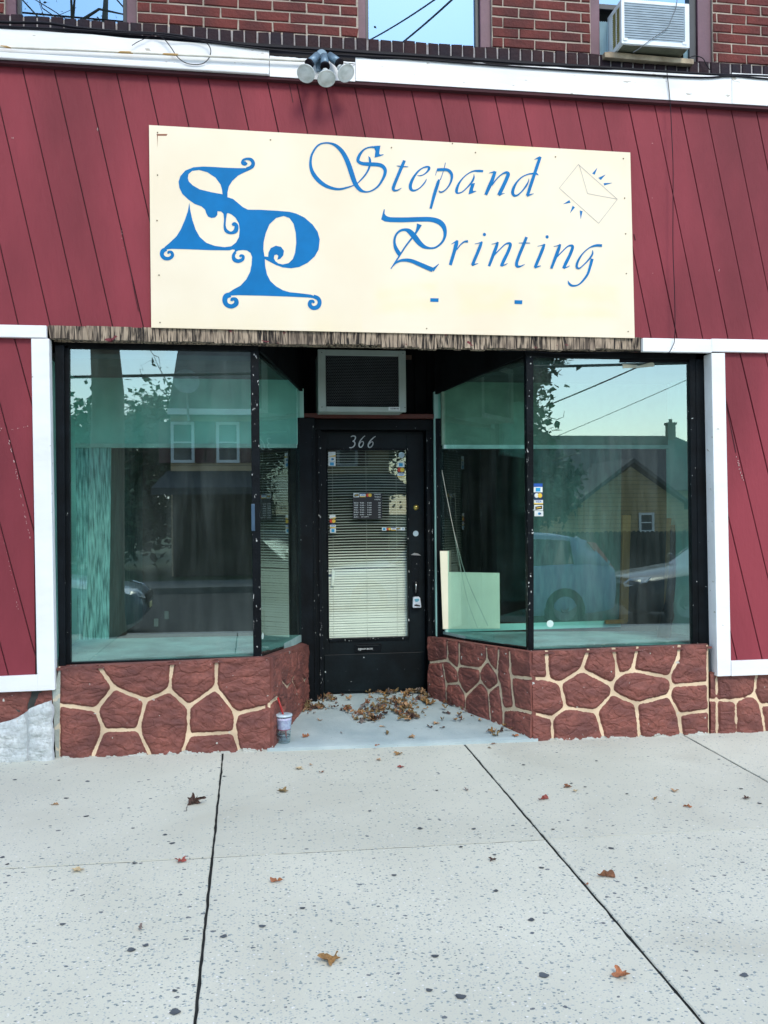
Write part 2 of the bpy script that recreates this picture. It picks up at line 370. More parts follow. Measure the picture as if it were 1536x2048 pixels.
# one ground sheet to the horizon
g.add([(-400, -400, ROAD_Z-.02), (400, -400, ROAD_Z-.02), (400, 400, ROAD_Z-.02), (-400, 400, ROAD_Z-.02)], [(0, 1, 2, 3)])
g.obj('ground', m_grass, kind='structure', recenter=False)
g = MB(); X0, X1 = joints[0]-3, joints[-1]+3
for (a_, b_) in ((X0, X1),):
    g.add([(x_, y_, gz(x_, y_)-.0045) for x_, y_ in ((a_, WALK_Y), (b_, WALK_Y), (b_, .02), (a_, .02))], [(0, 1, 2, 3)])
g.obj('sidewalk_bed', m_joint, kind='structure', recenter=False)
g = MB(); gap = .0048; TONE = []
allx = [X0]+joints+[X1]
rs = random.Random(3)
for i in range(len(allx)-1):
    for j in range(len(yj)-1):
        gx = gap if True else 0
        xa, xb = allx[i]+gx, allx[i+1]-gx; ya, yb = yj[j+1]+.0052, yj[j]-.0052
        if j == 0: yb = yj[0]
        dz = rs.uniform(-.0015, .0015)
        # slab outline with slightly ragged edges
        pts = []
        for (p, q) in (((xa, ya), (xb, ya)), ((xb, ya), (xb, yb)), ((xb, yb), (xa, yb)), ((xa, yb), (xa, ya))):
            L = math.dist(p, q); n_ = max(2, int(L/.05))
            for k in range(n_):
                t = k/n_; wob = 0 if k == 0 else rs.gauss(0, .0012)
                nx, ny = (q[1]-p[1])/L, -(q[0]-p[0])/L
                pts.append((p[0]+(q[0]-p[0])*t+nx*wob, p[1]+(q[1]-p[1])*t+ny*wob))
        top = [(x, y, gz(x, y)+dz) for x, y in pts]
        n_ = len(top); inner = []
        cxm, cym = (xa+xb)/2, (ya+yb)/2
        k0 = len(g.v); tn_ = rs.uniform(.93, 1.05); TONE += [tn_]*(3*len(top))
        g.v += [(x, y, z-.03) for x, y, z in top]+[(x, y, z-.004) for x, y, z in top]
        g.v += [(x+(.003 if x < cxm else -.003), y+(.001 if y < cym else -.001), z) for x, y, z in top]
        for r_ in range(2):
            for k in range(n_):
                a_, b_ = k0+r_*n_+k, k0+r_*n_+(k+1) % n_; g.f.append((a_, b_, b_+n_, a_+n_))
        g.f.append(tuple(k0+2*n_+k for k in range(n_)))
g.attr = {'tone': TONE}
g.obj('sidewalk', m_walk, kind='structure', recenter=False)
g = MB(); g.prism([(X0, WALK_Y-.17, gz(X0, WALK_Y)), (X1, WALK_Y-.17, gz(X1, WALK_Y)), (X1, WALK_Y-.17, -.4), (X0, WALK_Y-.17, -.4)], (0, .165, 0))
g.obj('kerb', m_kerb, kind='structure', recenter=False, bevel=.015)
MB().box(-60, 60, -14.3, WALK_Y-.16, ROAD_Z-.015, ROAD_Z+.004).obj('road', m_asphalt, kind='structure', recenter=False)
MB().box(-60, 60, -16.4, -14.3, ROAD_Z-.01, ROAD_Z+.13).obj('opposite_pavement', mat('dark_old_pavement', (.14, .14, .13), .9), kind='structure', recenter=False)
# alcove floor slab (raised lip)
SL, SR = P(540, 1400, 0)[0], P(1065, 1400, 0)[0]           # stone corner x at facade plane
a_ = MB(); yb = 1.2
a_.add([(SL-.02, -.015, .012+.0), (SR+.03, -.015, -.008), (SR+.03, .02, .002), (SL-.02, .02, .018), (SL+.28, yb, .096), (1.42, yb, .088), (SL-.02, -.02, -.05), (SR+.03, -.02, -.06)],
       [(0, 1, 2, 3), (3, 2, 5, 4), (0, 6, 7, 1)])
def alc_z(x, y):
    t = (y-.02)/(yb-.02); return (.018+(.002-.018)*(x-SL)/(SR-SL))*(1-t)+t*.092
a_.obj('alcove_floor', m_alcove, kind='structure', recenter=False)

# ================================================================== building
B = thing('shop_building', 'brick corner-shop building with burgundy plank front, white trim and an empty recessed shopfront', 'building', (1.0, 0, 0))
BL, BR, BH = -3.6, 5.7, 6.7
# --- burgundy siding: individual slanted boards with V grooves
def siding(name, x0, x1, z0, z1, lines_top, zt, slope, Y=0, horiz=()):
    """boards separated by slanted grooves; lines_top: x positions at height zt; slope dx per dz(downward)"""
    m = MB(); gw = .0032
    edges = [-99]+sorted(lines_top)+[99]
    def xat(xt, z): return xt+(zt-z)*slope
    for i in range(len(edges)-1):
        a_, b_ = edges[i], edges[i+1]
        poly = [(max(xat(a_, z1)+gw, -50), z1), (min(xat(b_, z1)-gw, 50), z1), (min(xat(b_, z0)-gw, 50), z0), (max(xat(a_, z0)+gw, -50), z0)]
        def clip(poly, k, sgn):
            o = []
            for q in range(len(poly)):
                p, r = poly[q], poly[(q+1) % len(poly)]; ip = (p[0]-k)*sgn >= 0; ir = (r[0]-k)*sgn >= 0
                if ip: o.append(p)
                if ip != ir:
                    t = (k-p[0])/(r[0]-p[0]); o.append((k, p[1]+(r[1]-p[1])*t))
            return o
        poly = clip(clip(poly, x0, 1), x1, -1)
        if len(poly) < 3: continue
        dy = random.Random(i*7+3).uniform(-.0015, .0015)
        m.prism([(x, Y+dy, z) for x, z in poly], (0, .016, 0))
    o = m.obj(name, m_red, B, bevel=.0025)
    MB().box(x0, x1, Y+.010, Y+.03, z0, z1).obj('siding_backing', m_groove, o)
    return o
xa, xb = P(42.5, 126, 0)[0], P(1511, 215, 0)[0]
st = (xb-xa)/26
SLP = .212
tops = [xa+st*k for k in range(-14, 42)]
siding('upper_siding', BL, BR, 2.57, 4.17, tops, 4.15, SLP)
lowtops = [P(37, 679, 0)[0]+st*k for k in range(-14, 3)]
siding('lower_siding', BL, P(66, 900, 0)[0], .5, 2.53, [x-.02 for x in lowtops], 2.5, .245)
siding('lower_siding', P(1440, 900, 0)[0], BR, .4, 2.53, [P(1480, 708, 0)[0]+st*k for k in range(-3, 14)], 2.5, .245)
# chipped pale paint flecks along joints of the lower siding
fl = MB(); rr = random.Random(5)
def flecks(pts, n, sz, Y=-.004):
    for _ in range(n):
        t = rr.random()*(len(pts)-1); i = int(t); t -= i
        x = pts[i][0]+(pts[i+1][0]-pts[i][0])*t+rr.gauss(0, .8); y = pts[i][1]+(pts[i+1][1]-pts[i][1])*t
        s = rr.uniform(.4, 1)*sz
        fl.px([(x, y-s*1.6), (x+s*.5, y-s*.3), (x+s*.2+.3, y+s*1.7), (x-s*.5, y+s*.3)], Y, .003)
flecks([(18, 880), (33, 950), (48, 1020), (60, 1078)], 34, 1.2); flecks([(0, 862), (5, 850)], 3, 1); flecks([(20, 860), (56, 852)], 8, .8)
flecks([(1473, 913), (1487, 962)], 16, 1.2); flecks([(8, 1080), (30, 1190), (42, 1250)], 14, .8)
flecks([(195, 256), (196, 260)], 2, 2.2); flecks([(248, 500), (242, 460)], 6, .9); flecks([(1441, 535), (1437, 545)], 2, 1)
flecks([(40, 123), (44, 126)], 3, 2.6); flecks([(24, 276), (26, 275)], 2, 1.5)
fl.obj('bare_wood_flecks', mat('bare_pale_wood', (.62, .45, .42), .8), B, kind='stuff')
# dark open splits
for pts in ([(243, 455), (252, 500), (262, 545), (270, 590), (277, 622)], [(573, 152), (580, 175), (586, 205)], [(1452, 805), (1463, 860), (1472, 905)], [(1268, 468), (1271, 480)]):
    sp = MB()
    for p, q in zip(pts, pts[1:]):
        wd = rr.uniform(.8, 1.7); sp.px([(p[0]-wd/2, p[1]), (p[0]+wd/2, p[1]), (q[0]+wd/2, q[1]), (q[0]-wd/2, q[1])], -.0035, .004)
    sp.obj('siding_split', m_groove, B)

# --- white fascia with small lower lip, joints
f_ = MB()
xs = [BL, P(539, 148, -.05)[0], P(711, 160, -.05)[0], P(1464, 209, -.05)[0], BR]
tz = [(4.345, 4.308), (4.262, 4.256), (4.285, 4.325), (4.345, 4.36)]
def ragged_strip(m, x0, x1, z0, za, zb, y0, y1, amp=.004, n=40, seed=1):
    r = random.Random(seed); up = [(x0+(x1-x0)*k/n, za+(zb-za)*k/n+(mn.noise(Vector((x0+k*.31, seed, 0)))*amp*2)) for k in range(n+1)]
    m.prism([(x0, y0, z0), (x1, y0, z0)]+[(x, y0, z) for x, z in reversed(up)], (0, y1-y0, 0))
for i in range(4):
    ragged_strip(f_, xs[i]+(.0015 if i else 0), xs[i+1]-.0015, 4.142 if i != 1 else 4.137, tz[i][0], tz[i][1], -.05-(.002 if i == 3 else 0), .0, .006 if i in (0, 2) else .002, 50, i+2)
f_.obj('fascia_board', m_white, B, bevel=.003)
l_ = MB(); l_.box(BL, xs[1]-.002, -.066, -.0505, 4.141, 4.178)
l_.obj('fascia_lip', m_white, B, bevel=.006)
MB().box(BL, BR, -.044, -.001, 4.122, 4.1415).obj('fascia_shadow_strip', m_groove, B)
# --- white ledges and posts around lower siding
t_ = MB(); t_.box(BL, P(93, 652, -.03)[0], -.034, -.0005, 2.514, 2.587)
t_.obj('ledge_board', m_white, B, bevel=.003)
t_ = MB(); j1 = P(1423, 690, -.03)[0]
t_.box(P(1285, 677, -.03)[0], j1-.001, -.036, -.0005, 2.495, 2.583); t_.box(j1+.001, BR, -.032, -.0005, 2.503, 2.588)
t_.obj('ledge_board', m_white, B, bevel=.003)
t_ = MB(); t_.px([(62, 677), (98, 677), (110, 1380), (74.5, 1382)], -.032, .075); t_.obj('corner_post', m_white, B, bevel=.003)
t_ = MB(); t_.px([(1423, 706), (1450, 706), (1462, 1320), (1462, 1352), (1435, 1353)], -.032, .105); t_.obj('corner_post', m_white, B, bevel=.003)
t_ = MB(); t_.px([(-700, 1385), (74, 1350), (75, 1382), (-700, 1412)], -.030, .029); t_.box(BL, -1.9, -.028, -.001, .42, .515); t_.obj('sill_board', m_white, B, bevel=.003)
t_ = MB(); t_.box(P(1462.5, 1335, -.03)[0], BR, -.031, -.001, .35, .45); t_.obj('sill_board', m_white, B, bevel=.003)
# --- weathered lintel: ends of planks
t_ = MB(); x = P(95, 660, -.01)[0]; xe = P(1284, 690, -.01)[0]; r = random.Random(11)
while x < xe:
    w_ = r.choice([.03, .04, .055, .09, .12]); w_ = min(w_*r.uniform(.8, 1.2), xe-x+.001)
    zb = 2.512+r.uniform(-.008, .006)-(.010 if .8 < x < 2.2 else 0); yf = -.004-r.random()*.010; sl_ = .014
    zt = 2.592+r.uniform(-.004, .006)
    t_.prism([(x+.0008, yf, zt), (x+w_-.0008, yf, zt), (x+w_-.0008+sl_, yf+.002, zb+r.uniform(-.003, .003)), (x+sl_+.0008, yf+.002, zb)], (0, .05+r.random()*.01, 0)); x += w_
t_.obj('timber_lintel', m_lintel, B, bevel=.0015)
MB().box(-1.16, 3.03, .045, .09, 2.508, 2.60).obj('lintel_underside', m_lintel, B)

# --- brick wall
openings = [(-2.3, -1.44+.02, 4.44, 5.9), (-1.42, -.648, 4.44, 5.9), (.70, 1.575, 4.44, 5.9), (2.232, 3.095, 4.44, 5.9), (4.1, 4.95, 4.44, 5.9)]
openings = openings[1:]
bw = MB(); rb = random.Random(2)
course, pitch = .0665, .211
mo = .010
z = 4.448; row = 0
def brick(m, x0, x1, y, z0, z1, dep=.05, c=.004):
    j = lambda s=.0015: rb.gauss(0, s)
    v = [(x0+j(), y, z0+j()), (x1+j(), y, z0+j()), (x1+j(), y, z1+j()), (x0+j(), y, z1+j())]
    fr = [(v[0][0]+c, y-c, v[0][2]+c), (v[1][0]-c, y-c, v[1][2]+c), (v[2][0]-c, y-c, v[2][2]-c), (v[3][0]+c, y-c, v[3][2]-c)]
    bk = [(p[0], y+dep, p[2]) for p in v]
    m.add(fr+v+bk, [(0, 1, 2, 3), (0, 4, 5, 1), (1, 5, 6, 2), (2, 6, 7, 3), (3, 7, 4, 0), (4, 8, 9, 5), (5, 9, 10, 6), (6, 10, 11, 7), (7, 11, 8, 4)])
while z < BH:
    x = BL-(pitch/2 if row % 2 else 0)-.03
    while x < BR:
        a_, b_ = x+mo/2, x+pitch-mo/2; segs = [(max(a_, BL), min(b_, BR))]
        for (o0, o1, oz0, oz1) in openings:
            if z+course > oz0 and z < oz1:
                ns = []
                for s0, s1 in segs:
                    if s1 <= o0 or s0 >= o1: ns.append((s0, s1))
                    else:
                        if s0 < o0: ns.append((s0, o0))
                        if s1 > o1: ns.append((o1, s1))
                segs = ns
        for s0, s1 in segs:
            if s1-s0 > .02: brick(bw, s0, s1, .028+rb.uniform(-.0025, .0025), z+mo/2, z+course-mo/2)
        x += pitch
    z += course; row += 1
bo = bw.obj('brick_wall', m_brick, B)
mw_ = MB()
ed = [BL]+[q for o in openings for q in (o[0]+.004, o[1]-.004)]+[BR]
for i in range(0, len(ed), 2): mw_.box(ed[i], ed[i+1], .0305, .26, 4.3, 5.9)
mw_.box(BL, BR, .0305, .26, 5.9, BH)
mw_.obj('brick_mortar', m_mortar, bo)
rl = MB(); x = BL; 
while x < BR:
    brick(rl, x+.005, x+.071, .012+rb.uniform(-.004, .004), 4.335, 4.440+rb.uniform(-.004, .003), .05, .005); x += .0765
ro = rl.obj('rowlock_course', m_rowlock, B)
MB().box(BL, BR, .016, .06, 4.25, 4.432).obj('rowlock_mortar', m_rlmortar, ro)
# dark flashing strip behind cables
MB().box(BL, BR, -.03, .012, 4.25, 4.345).obj('flashing_strip', m_cable, B)
# shell behind
sh = MB(); sh.box(BL, BL+.25, .262, 9, -.1, BH); sh.box(BR-.25, BR, .262, 9, -.1, BH); sh.box(BL+.25, BR-.25, 8.75, 9, -.1, BH)
sh.box(BL, BL+.25, .03, .2615, -.1, 4.3); sh.box(BR-.25, BR, .03, .2615, -.1, 4.3)
sh.obj('side_wall', m_brick, B)
MB().box(BL-.05, BR+.05, -.1, 9.1, BH, BH+.18).obj('roof', m_cable, B)
MB().box(BL+.25, BR-.25, .262, 8.75, 2.9, 3.1).obj('upper_floor', m_dark, B)
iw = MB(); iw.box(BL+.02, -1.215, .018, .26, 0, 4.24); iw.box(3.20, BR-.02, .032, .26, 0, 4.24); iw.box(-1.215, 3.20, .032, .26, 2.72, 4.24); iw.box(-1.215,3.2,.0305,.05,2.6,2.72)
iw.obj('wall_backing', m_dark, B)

# --- upper windows
def upper_window(o, glassx, stuff=True):
    x0, x1, z0, z1 = o; m = MB(); fw0, fw1 = glassx
    m.box(x0, fw0, .055, .16, z0, z1); m.box(fw1, x1, .055, .16, z0, z1); m.box(fw0, fw1, .06, .15, z0-.02, z0+.004); m.box(fw0, fw1, .06, .15, z1-.06, z1)
    w_ = m.obj('upper_window', m_plum, B, bevel=.004)
    s = MB(); s.box(fw0, fw0+.022, .085, .125, z0+.005, z1-.06); s.box(fw1-.026, fw1, .085, .125, z0+.005, z1-.06); s.box(fw0+.022, fw1-.026, .085, .125, z0+.005, z0+.02); s.box(fw0+.022, fw1-.026, .08, .13, 5.15, 5.2)
    s.obj('sash', m_darkframe, w_, bevel=.003)
    MB().add([(fw0+.02, .105, z0+.015), (fw1-.02, .105, z0+.015), (fw1-.02, .1085, z1-.06), (fw0+.02, .1085, z1-.06)], [(0, 1, 2, 3)]).obj('pane', m_upglass, w_)
    return w_
upper_window(openings[0], (-1.36, -.715)); upper_window(openings[1], (.755, 1.50)); upper_window(openings[3], openings and (4.16, 4.89))
MB().box(BL+.3, BR-.3, .8, .82, 4.3, 6.0).obj('room_backdrop_wall', m_dark, B)
# window holding the air conditioner
x0, x1, z0, z1 = openings[2]
m = MB(); m.box(x0, x0+.075, .05, .16, z0, z1); m.box(x1-.10, x1, .05, .16, z0, z1); m.box(x0+.075, x1-.1, .06, .15, z1-.06, z1)
w3 = m.obj('upper_window', m_plum, B, bevel=.004)
m = MB(); m.box(x1-.15, x1-.10, .07, .13, z0, z1-.06); m.box(x0+.075, x1-.15, .075, .12, 4.775, 4.81); m.obj('sash', m_darkframe, w3, bevel=.003)
MB().add([(x0+.075, .10, 4.81), (x1-.15, .10, 4.81), (x1-.15, .104, z1-.06), (x0+.075, .104, z1-.06)], [(0, 1, 2, 3)]).obj('pane', m_upglass, w3)
m_acc = mat('pleated_blue_grey_vinyl', (.36, .50, .55), .5)
for shift, ztop in ((0, 4.70), (.60, 4.775)):
    m = MB(); n_ = 9; xx0, xx1 = x0+.076+shift, x0+.20+shift; rows = [(xx0+(xx1-xx0)*k/18, .082 if k % 2 == 0 else .095) for k in range(19)]
    for x_, y_ in rows: m.v += [(x_, y_, z0), (x_, y_, ztop)]
    for k in range(18): m.f.append((2*k, 2*k+2, 2*k+3, 2*k+1))
    m.obj('accordion_panel', m_acc, w3)

# --- soffit, headers, black frames
s = MB()
def vpanel(m, p, q, za0, za1, zb0, zb1, th, side=1):
    """vertical panel between plan points p,q with heights (za0..za1) at p and (zb0..zb1) at q; thickness th to the outside"""
    p = np.array(p, float); q = np.array(q, float); d = (q-p)/np.linalg.norm(q-p); n_ = np.array([-d[1], d[0]])*side*th
    vs = [(p[0], p[1], za0), (q[0], q[1], zb0), (q[0], q[1], zb1), (p[0], p[1], za1)]
    m.prism(vs, (n_[0], n_[1], 0))
LF, LB = (.042, .10), (.371, 1.0); RF, RB = (1.822, .10), (1.392, 1.0)
s.box(-.02, 1.90, .09, 1.3, 2.70, 2.74)
sof = s.obj('alcove_soffit', m_soffit, B)
h = MB(); vpanel(h, (LF[0]+.02, .10), LB, 2.476, 2.70, 2.348, 2.70, .02, -1); h.obj('window_header', m_soffit, B)
h = MB(); vpanel(h, (RF[0]-.02, .10), RB, 2.476, 2.70, 2.335, 2.70, .02, 1); h.obj('window_header', m_soffit, B)
MB().box(-1.16, 0.06, .075, .13, 2.476, 2.60).obj('window_head_rail', m_soffit, B); MB().box(1.79, 3.03, .07, .13, 2.468, 2.60).obj('window_head_rail', m_soffit, B)
MB().box(-1.16, 3.03, .09, .13, 2.60, 2.75).obj('lintel_backing', m_soffit, B)

def pane(name, pts, th, m, parent): return MB().prism(pts, th).obj(name, m, parent)
# left front window
m = MB(); m.px([(109, 690), (128, 690), (131, 1333), (117, 1333)], .045, .08); m.px([(127, 690), (138, 690), (141, 1329), (130, 1329)], .075, .05)
m.box(-1.09, .02, .085, .115, .553, .566)
wl = m.obj('shop_window', m_black, B, bevel=.004)
m = MB(); m.box(.012, .064, .075, .13, .545, 2.475); m.obj('corner_mullion', m_blackedge, wl, bevel=.004)
MB().add([(-1.095, .10, .56), (.014, .10, .56), (.014, .10, 2.478), (-1.095, .10, 2.478)], [(0, 1, 2, 3)]).obj('pane', m_glass, wl)
# right front window
m = MB(); m.px([(1379, 712), (1392, 712), (1399, 1289), (1386, 1289)], .075, .05); m.px([(1391, 700), (1411, 700), (1424, 1290), (1398, 1290)], .07, .06)
m.box(1.83, 2.95, .085, .115, .538, .552)
wr = m.obj('shop_window', m_black, B, bevel=.004)
m = MB(); m.px([(1052, 706), (1067, 706), (1068, 1302), (1057, 1302)], .075, .055); m.obj('corner_mullion', m_blackedge, wr, bevel=.004)
MB().add([(1.82, .10, .545), (2.955, .10, .545), (2.955, .10, 2.47), (1.82, .10, 2.47)], [(0, 1, 2, 3)]).obj('pane', m_glass, wr)
# side windows
def sidewin(F_, Bk, zt, zbm, sgn):
    m = MB(); vpanel(m, F_, Bk, zbm[0]-.01, zbm[0]+.012, zbm[1]-.01, zbm[1]+.012, .03, sgn)
    wn = m.obj('side_window', m_black, B)
    d = np.array(Bk)-np.array(F_); d /= np.linalg.norm(d)
    j = MB(); q = np.array(Bk); 
    j.box(q[0]-.025, q[0]+.025, q[1]-.01, q[1]+.03, zbm[1], zt[1]+.02); j.obj('pale_jamb_strip', m_teal, wn)
    MB().add([(F_[0], F_[1], zbm[0]), (Bk[0], Bk[1], zbm[1]), (Bk[0], Bk[1], zt[1]), (F_[0], F_[1], zt[0])], [(0, 1, 2, 3)]).obj('pane', m_glassside, wn)
    return wn
sidewin((.06, .12), (.371, 1.0), (2.474, 2.348), (.565, .519), 1)
sidewin((1.812, .12), (1.392, 1.0), (2.474, 2.335), (.545, .529), -1)

# --- stone bases (height fields)
def segdist(pt, a_, b_):
    ab = b_-a_; L = (ab**2).sum(); t = np.clip(((pt-a_)@ab)/max(L, 1e-9), 0, 1); return np.linalg.norm(pt-(a_+t[:, None]*ab), axis=1)
def heightface(name, c4, n, segs, m, wid=.0235, res=.0055, amp=.012, depth=.012, rough=1., parent=B, scuffs=(), mlines=None, seed=0, ridge=True):
    """c4: TL,TR,BR,BL 3D; n: outward normal; segs: 3D polylines of mortar"""
    TL, TR, BR_, BL_ = [np.array(p, float) for p in c4]; n = np.array(n, float); n /= np.linalg.norm(n)
    nu = max(4, int(np.linalg.norm(TR-TL)/res)); nv = max(4, int(np.linalg.norm(TL-BL_)/res))
    u = np.linspace(0, 1, nu+1); v = np.linspace(0, 1, nv+1); U, V = np.meshgrid(u, v)
    pts = ((1-U)*(1-V))[..., None]*TL+(U*(1-V))[..., None]*TR+(U*V)[..., None]*BR_+((1-U)*V)[..., None]*BL_
    pts = pts.reshape(-1, 3); d = np.full(len(pts), 9.); acc = np.zeros(len(pts)); KS = .0055
    wob = np.array([mn.noise(Vector(p*22+seed)) for p in pts])*.004+np.array([mn.noise(Vector(p*75+seed)) for p in pts])*.0022
    for pl in segs:
        w2 = 1.
        if isinstance(pl[0], (int, float)): w2 = pl[0]; pl = pl[1]
        pl = [np.array(p, float) for p in pl]
        for a_, b_ in zip(pl, pl[1:]): acc += np.exp(-(segdist(pts, a_, b_)+wid/2*(1-w2))/KS)
    d = np.where(acc > 1e-12, -KS*np.log(np.maximum(acc, 1e-12)), .2)
    d = d+wob
    h = np.clip((d-wid*.5)/.014, 0, 1); h = h*h*(3-2*h)
    bulge = np.clip(d/.10, 0, 1)**.7
    nz_ = np.array([mn.fractal(Vector((p[0]*7+p[1]*3+seed, p[1]*7, p[2]*13)), .9, 2.1, 6) for p in pts])
    rdg = np.array([1-abs(mn.noise(Vector((p[0]*9+seed*3+p[2]*4, p[1]*9, p[2]*17-p[0]*5))))*2 for p in pts]); rdg = np.clip(rdg-.72, 0, 1)
    fin = np.array([mn.fractal(Vector((p[0]*34+p[1]*20, p[1]*30, p[2]*48)), .8, 2.1, 4) for p in pts])
    chip = np.array([mn.noise(Vector((p[0]*16+p[2]*6+seed, p[1]*14, p[2]*26))) for p in pts]); chip = np.clip((chip-.05)/.05, 0, 1)
    H = h*(depth+bulge*amp+nz_*.0065*rough+fin*.0012-rdg*.016*rough*(1 if ridge else 0)-chip*.0036)+(1-h)*(nz_*.001)
    # edges die into wall
    Q = pts+n*H[:, None]
    W_ = nu+1; fs = [(r*W_+c, r*W_+c+1, (r+1)*W_+c+1, (r+1)*W_+c) for r in range(nv) for c in range(nu)]
    mb = MB(); mb.v = [tuple(p) for p in Q]; mb.f = fs
    # skirt
    k = len(mb.v); rim = [c for c in range(W_)]+[r*W_+nu for r in range(1, nv+1)]+[nv*W_+c for c in range(nu-1, -1, -1)]+[r*W_ for r in range(nv-1, 0, -1)]
    mb.v += [tuple(pts[i]-n*.03) for i in rim]
    for i in range(len(rim)): j = (i+1) % len(rim); mb.f.append((rim[i], rim[j], k+j, k+i))
    mort = np.clip(1-(d-wid*.5+.002)/.006, 0, 1)*1.
    sc = np.zeros(len(pts))
    for (c, r_) in scuffs:
        dd = np.linalg.norm(pts-np.array(c), axis=1)+np.array([mn.noise(Vector(p*60)) for p in pts])*r_*.9; sc = np.maximum(sc, (dd < r_)*1.)
    # scuffed flaking band at the foot
    foot = V.reshape(-1); bn = np.array([mn.fractal(Vector(p*14+5), .8, 2, 4) for p in pts])
    zrel = (1-foot)*np.linalg.norm(TL-BL_)
    sc = np.maximum(sc, ((zrel < .012+bn*.022))*1.)
    mb.attr = {'mort': list(mort)+[0]*len(rim), 'scuff': list(sc)+[0]*len(rim)}
    return mb.obj(name, m, parent, smooth=False)
def tr(sx, sy, ox, oy): return lambda x, y: (x/sx+ox, y/sy+oy)
c6 = tr(2.743, 2.743, 0, 1050)
def lines(c, pls, Y=None, plane=None):
    o = []
    for pl in pls:
        o.append([P(*c(*p), Y) if plane is None else PP(*c(*p), *plane) for p in pl])
    return o
J = dict(a=(548, 780), b=(625, 890), c=(528, 1010), d=(325, 985), e=(570, 1125), f=(510, 1270), g=(760, 1120), h=(800, 960), i=(930, 905), j=(945, 760), k=(1035, 995), l=(1185, 890), m=(1188, 750), n=(1295, 1035), o=(1480, 990), p=(1035, 1150), q=(1005, 1240), r=(1285, 1135), s=(1315, 1245), t=(825, 1260))
EL = ['ab', 'bc', 'cd', 'ce', 'ef', 'eg', 'gh', 'hb', 'hi', 'ij', 'ik', 'kl', 'lm', 'ln', 'no', 'kp', 'pq', 'pr', 'rn', 'rs', 'gt']
segs = lines(c6, [[J[x[0]], J[x[1]]] for x in EL]+[[(323, 770), (322, 1275)]], .02)
cornerL = P(541, 1312, 0)
ST = .012   # face plane of the mortar (stones swell proud of it)
LTL, LTR, LBR, LBL = P(117, 1334, ST), P(541, 1313, ST), P(541, 1501, ST), P(113, 1523, ST)
LTR[0] = LBR[0] = SL; LBL[2] = gz(LBL[0], 0)-.005; LBR[2] = gz(SL, 0)-.005
heightface('stone_base', (LTL, LTR, LBR, LBL), (0, -1, 0), segs, m_stone, seed=1.3)
# left return face
SBk = (.405, 1.02)
dv = np.array([SBk[0]-SL, SBk[1]-.0, 0]); nl = np.array([dv[1], -dv[0], 0]); nl /= np.linalg.norm(nl)
plL = ((SL-.012*0, 0.0, 0), nl)
c8 = tr(3.84, 3.84, 500, 1080)
sl_segs = lines(c8, [[(310, 870), (308, 955)], [(360, 895), (357, 970)], [(183, 930), (183, 985)], [(235, 1080), (285, 1130), (335, 1045)], [(325, 1090), (355, 1158)], [(285, 1175), (280, 1225)], [(395, 1050), (415, 1085)], [(415, 1090), (425, 1058)], [(100, 1285), (150, 1255), (205, 1210)], [(205, 1210), (240, 1290), (232, 1345)], [(150, 1250), (155, 1280)]], plane=plL)
sl_segs = [(.55 if i not in (8,) else .9, s) for i, s in enumerate(sl_segs)]
A1 = np.array([SL, 0.0, LTR[2]]); A2 = np.array([SBk[0], SBk[1], .492]); A3 = np.array([SBk[0], SBk[1], .075]); A4 = np.array([SL, 0.0, -.02])
heightface('stone_return', (A1, A2, A3, A4), nl, sl_segs, m_stone, seed=4.1, wid=.022)
# right front
c9 = tr(3.84, 3.84, 850, 1050); c10 = tr(3.84, 3.84, 1136, 1040)
R1 = dict(A=(930, 965), B=(940, 1180), C=(665, 1165), D=(685, 1408), E=(1035, 1215), F=(1075, 1400), G=(970, 1480), H=(602, 1418), I=(980, 1660), J=(1200, 1110), K=(1250, 955), L=(1430, 1225), M=(1480, 1150), N=(1435, 1290), O=(1310, 1430), P=(1370, 1640), Z=(815, 1175), Y=(815, 1440))
EL1 = ['AB', 'BZ', 'BE', 'EF', 'YG', 'GF', 'GI', 'EJ', 'JK', 'JL', 'LM', 'LN', 'NO', 'FO', 'OP']
R2 = dict(K=(345, 975), M=(378, 1190), Q=(490, 1155), R=(530, 970), S=(770, 1205), T=(850, 960), t=(842, 1055), U=(795, 1270), V=(1075, 1250), N=(337, 1328), W=(520, 1410), X=(545, 1670), Y=(770, 1345), Z=(845, 1490), a=(868, 1665), b=(1075, 1460), c=(1066, 970), d=(1082, 1670))
EL2 = ['KM', 'MQ', 'QR', 'QS', 'St', 'tT', 'SU', 'UV', 'NW', 'WX', 'WY', 'YU', 'YZ', 'Za', 'Zb', 'cd']
rs_ = lines(c9, [[R1[x[0]], R1[x[1]]] for x in EL1], .02)+lines(c10, [[R2[x[0]], R2[x[1]]] for x in EL2], .02)
RTL, RTR, RBR, RBL = P(1063, 1303, ST), P(1416, 1288, ST), P(1418, 1472, ST), P(1063, 1485, ST)
RTL[0] = RBL[0] = SR; RBL[2] = gz(SR, 0)-.005; RBR[2] = gz(RBR[0], 0)-.005
heightface('stone_base', (RTL, RTR, RBR, RBL), (0, -1, 0), rs_, m_stone, seed=2.2, scuffs=[(P(1063, 1366, .02), .012), (P(1060, 1385, .02), .010)])
RBk = (1.322, 1.02)
dv = np.array([RBk[0]-SR, RBk[1], 0]); nr = np.array([-dv[1], dv[0], 0]); nr /= np.linalg.norm(nr)
plR = ((SR, 0, 0), nr)
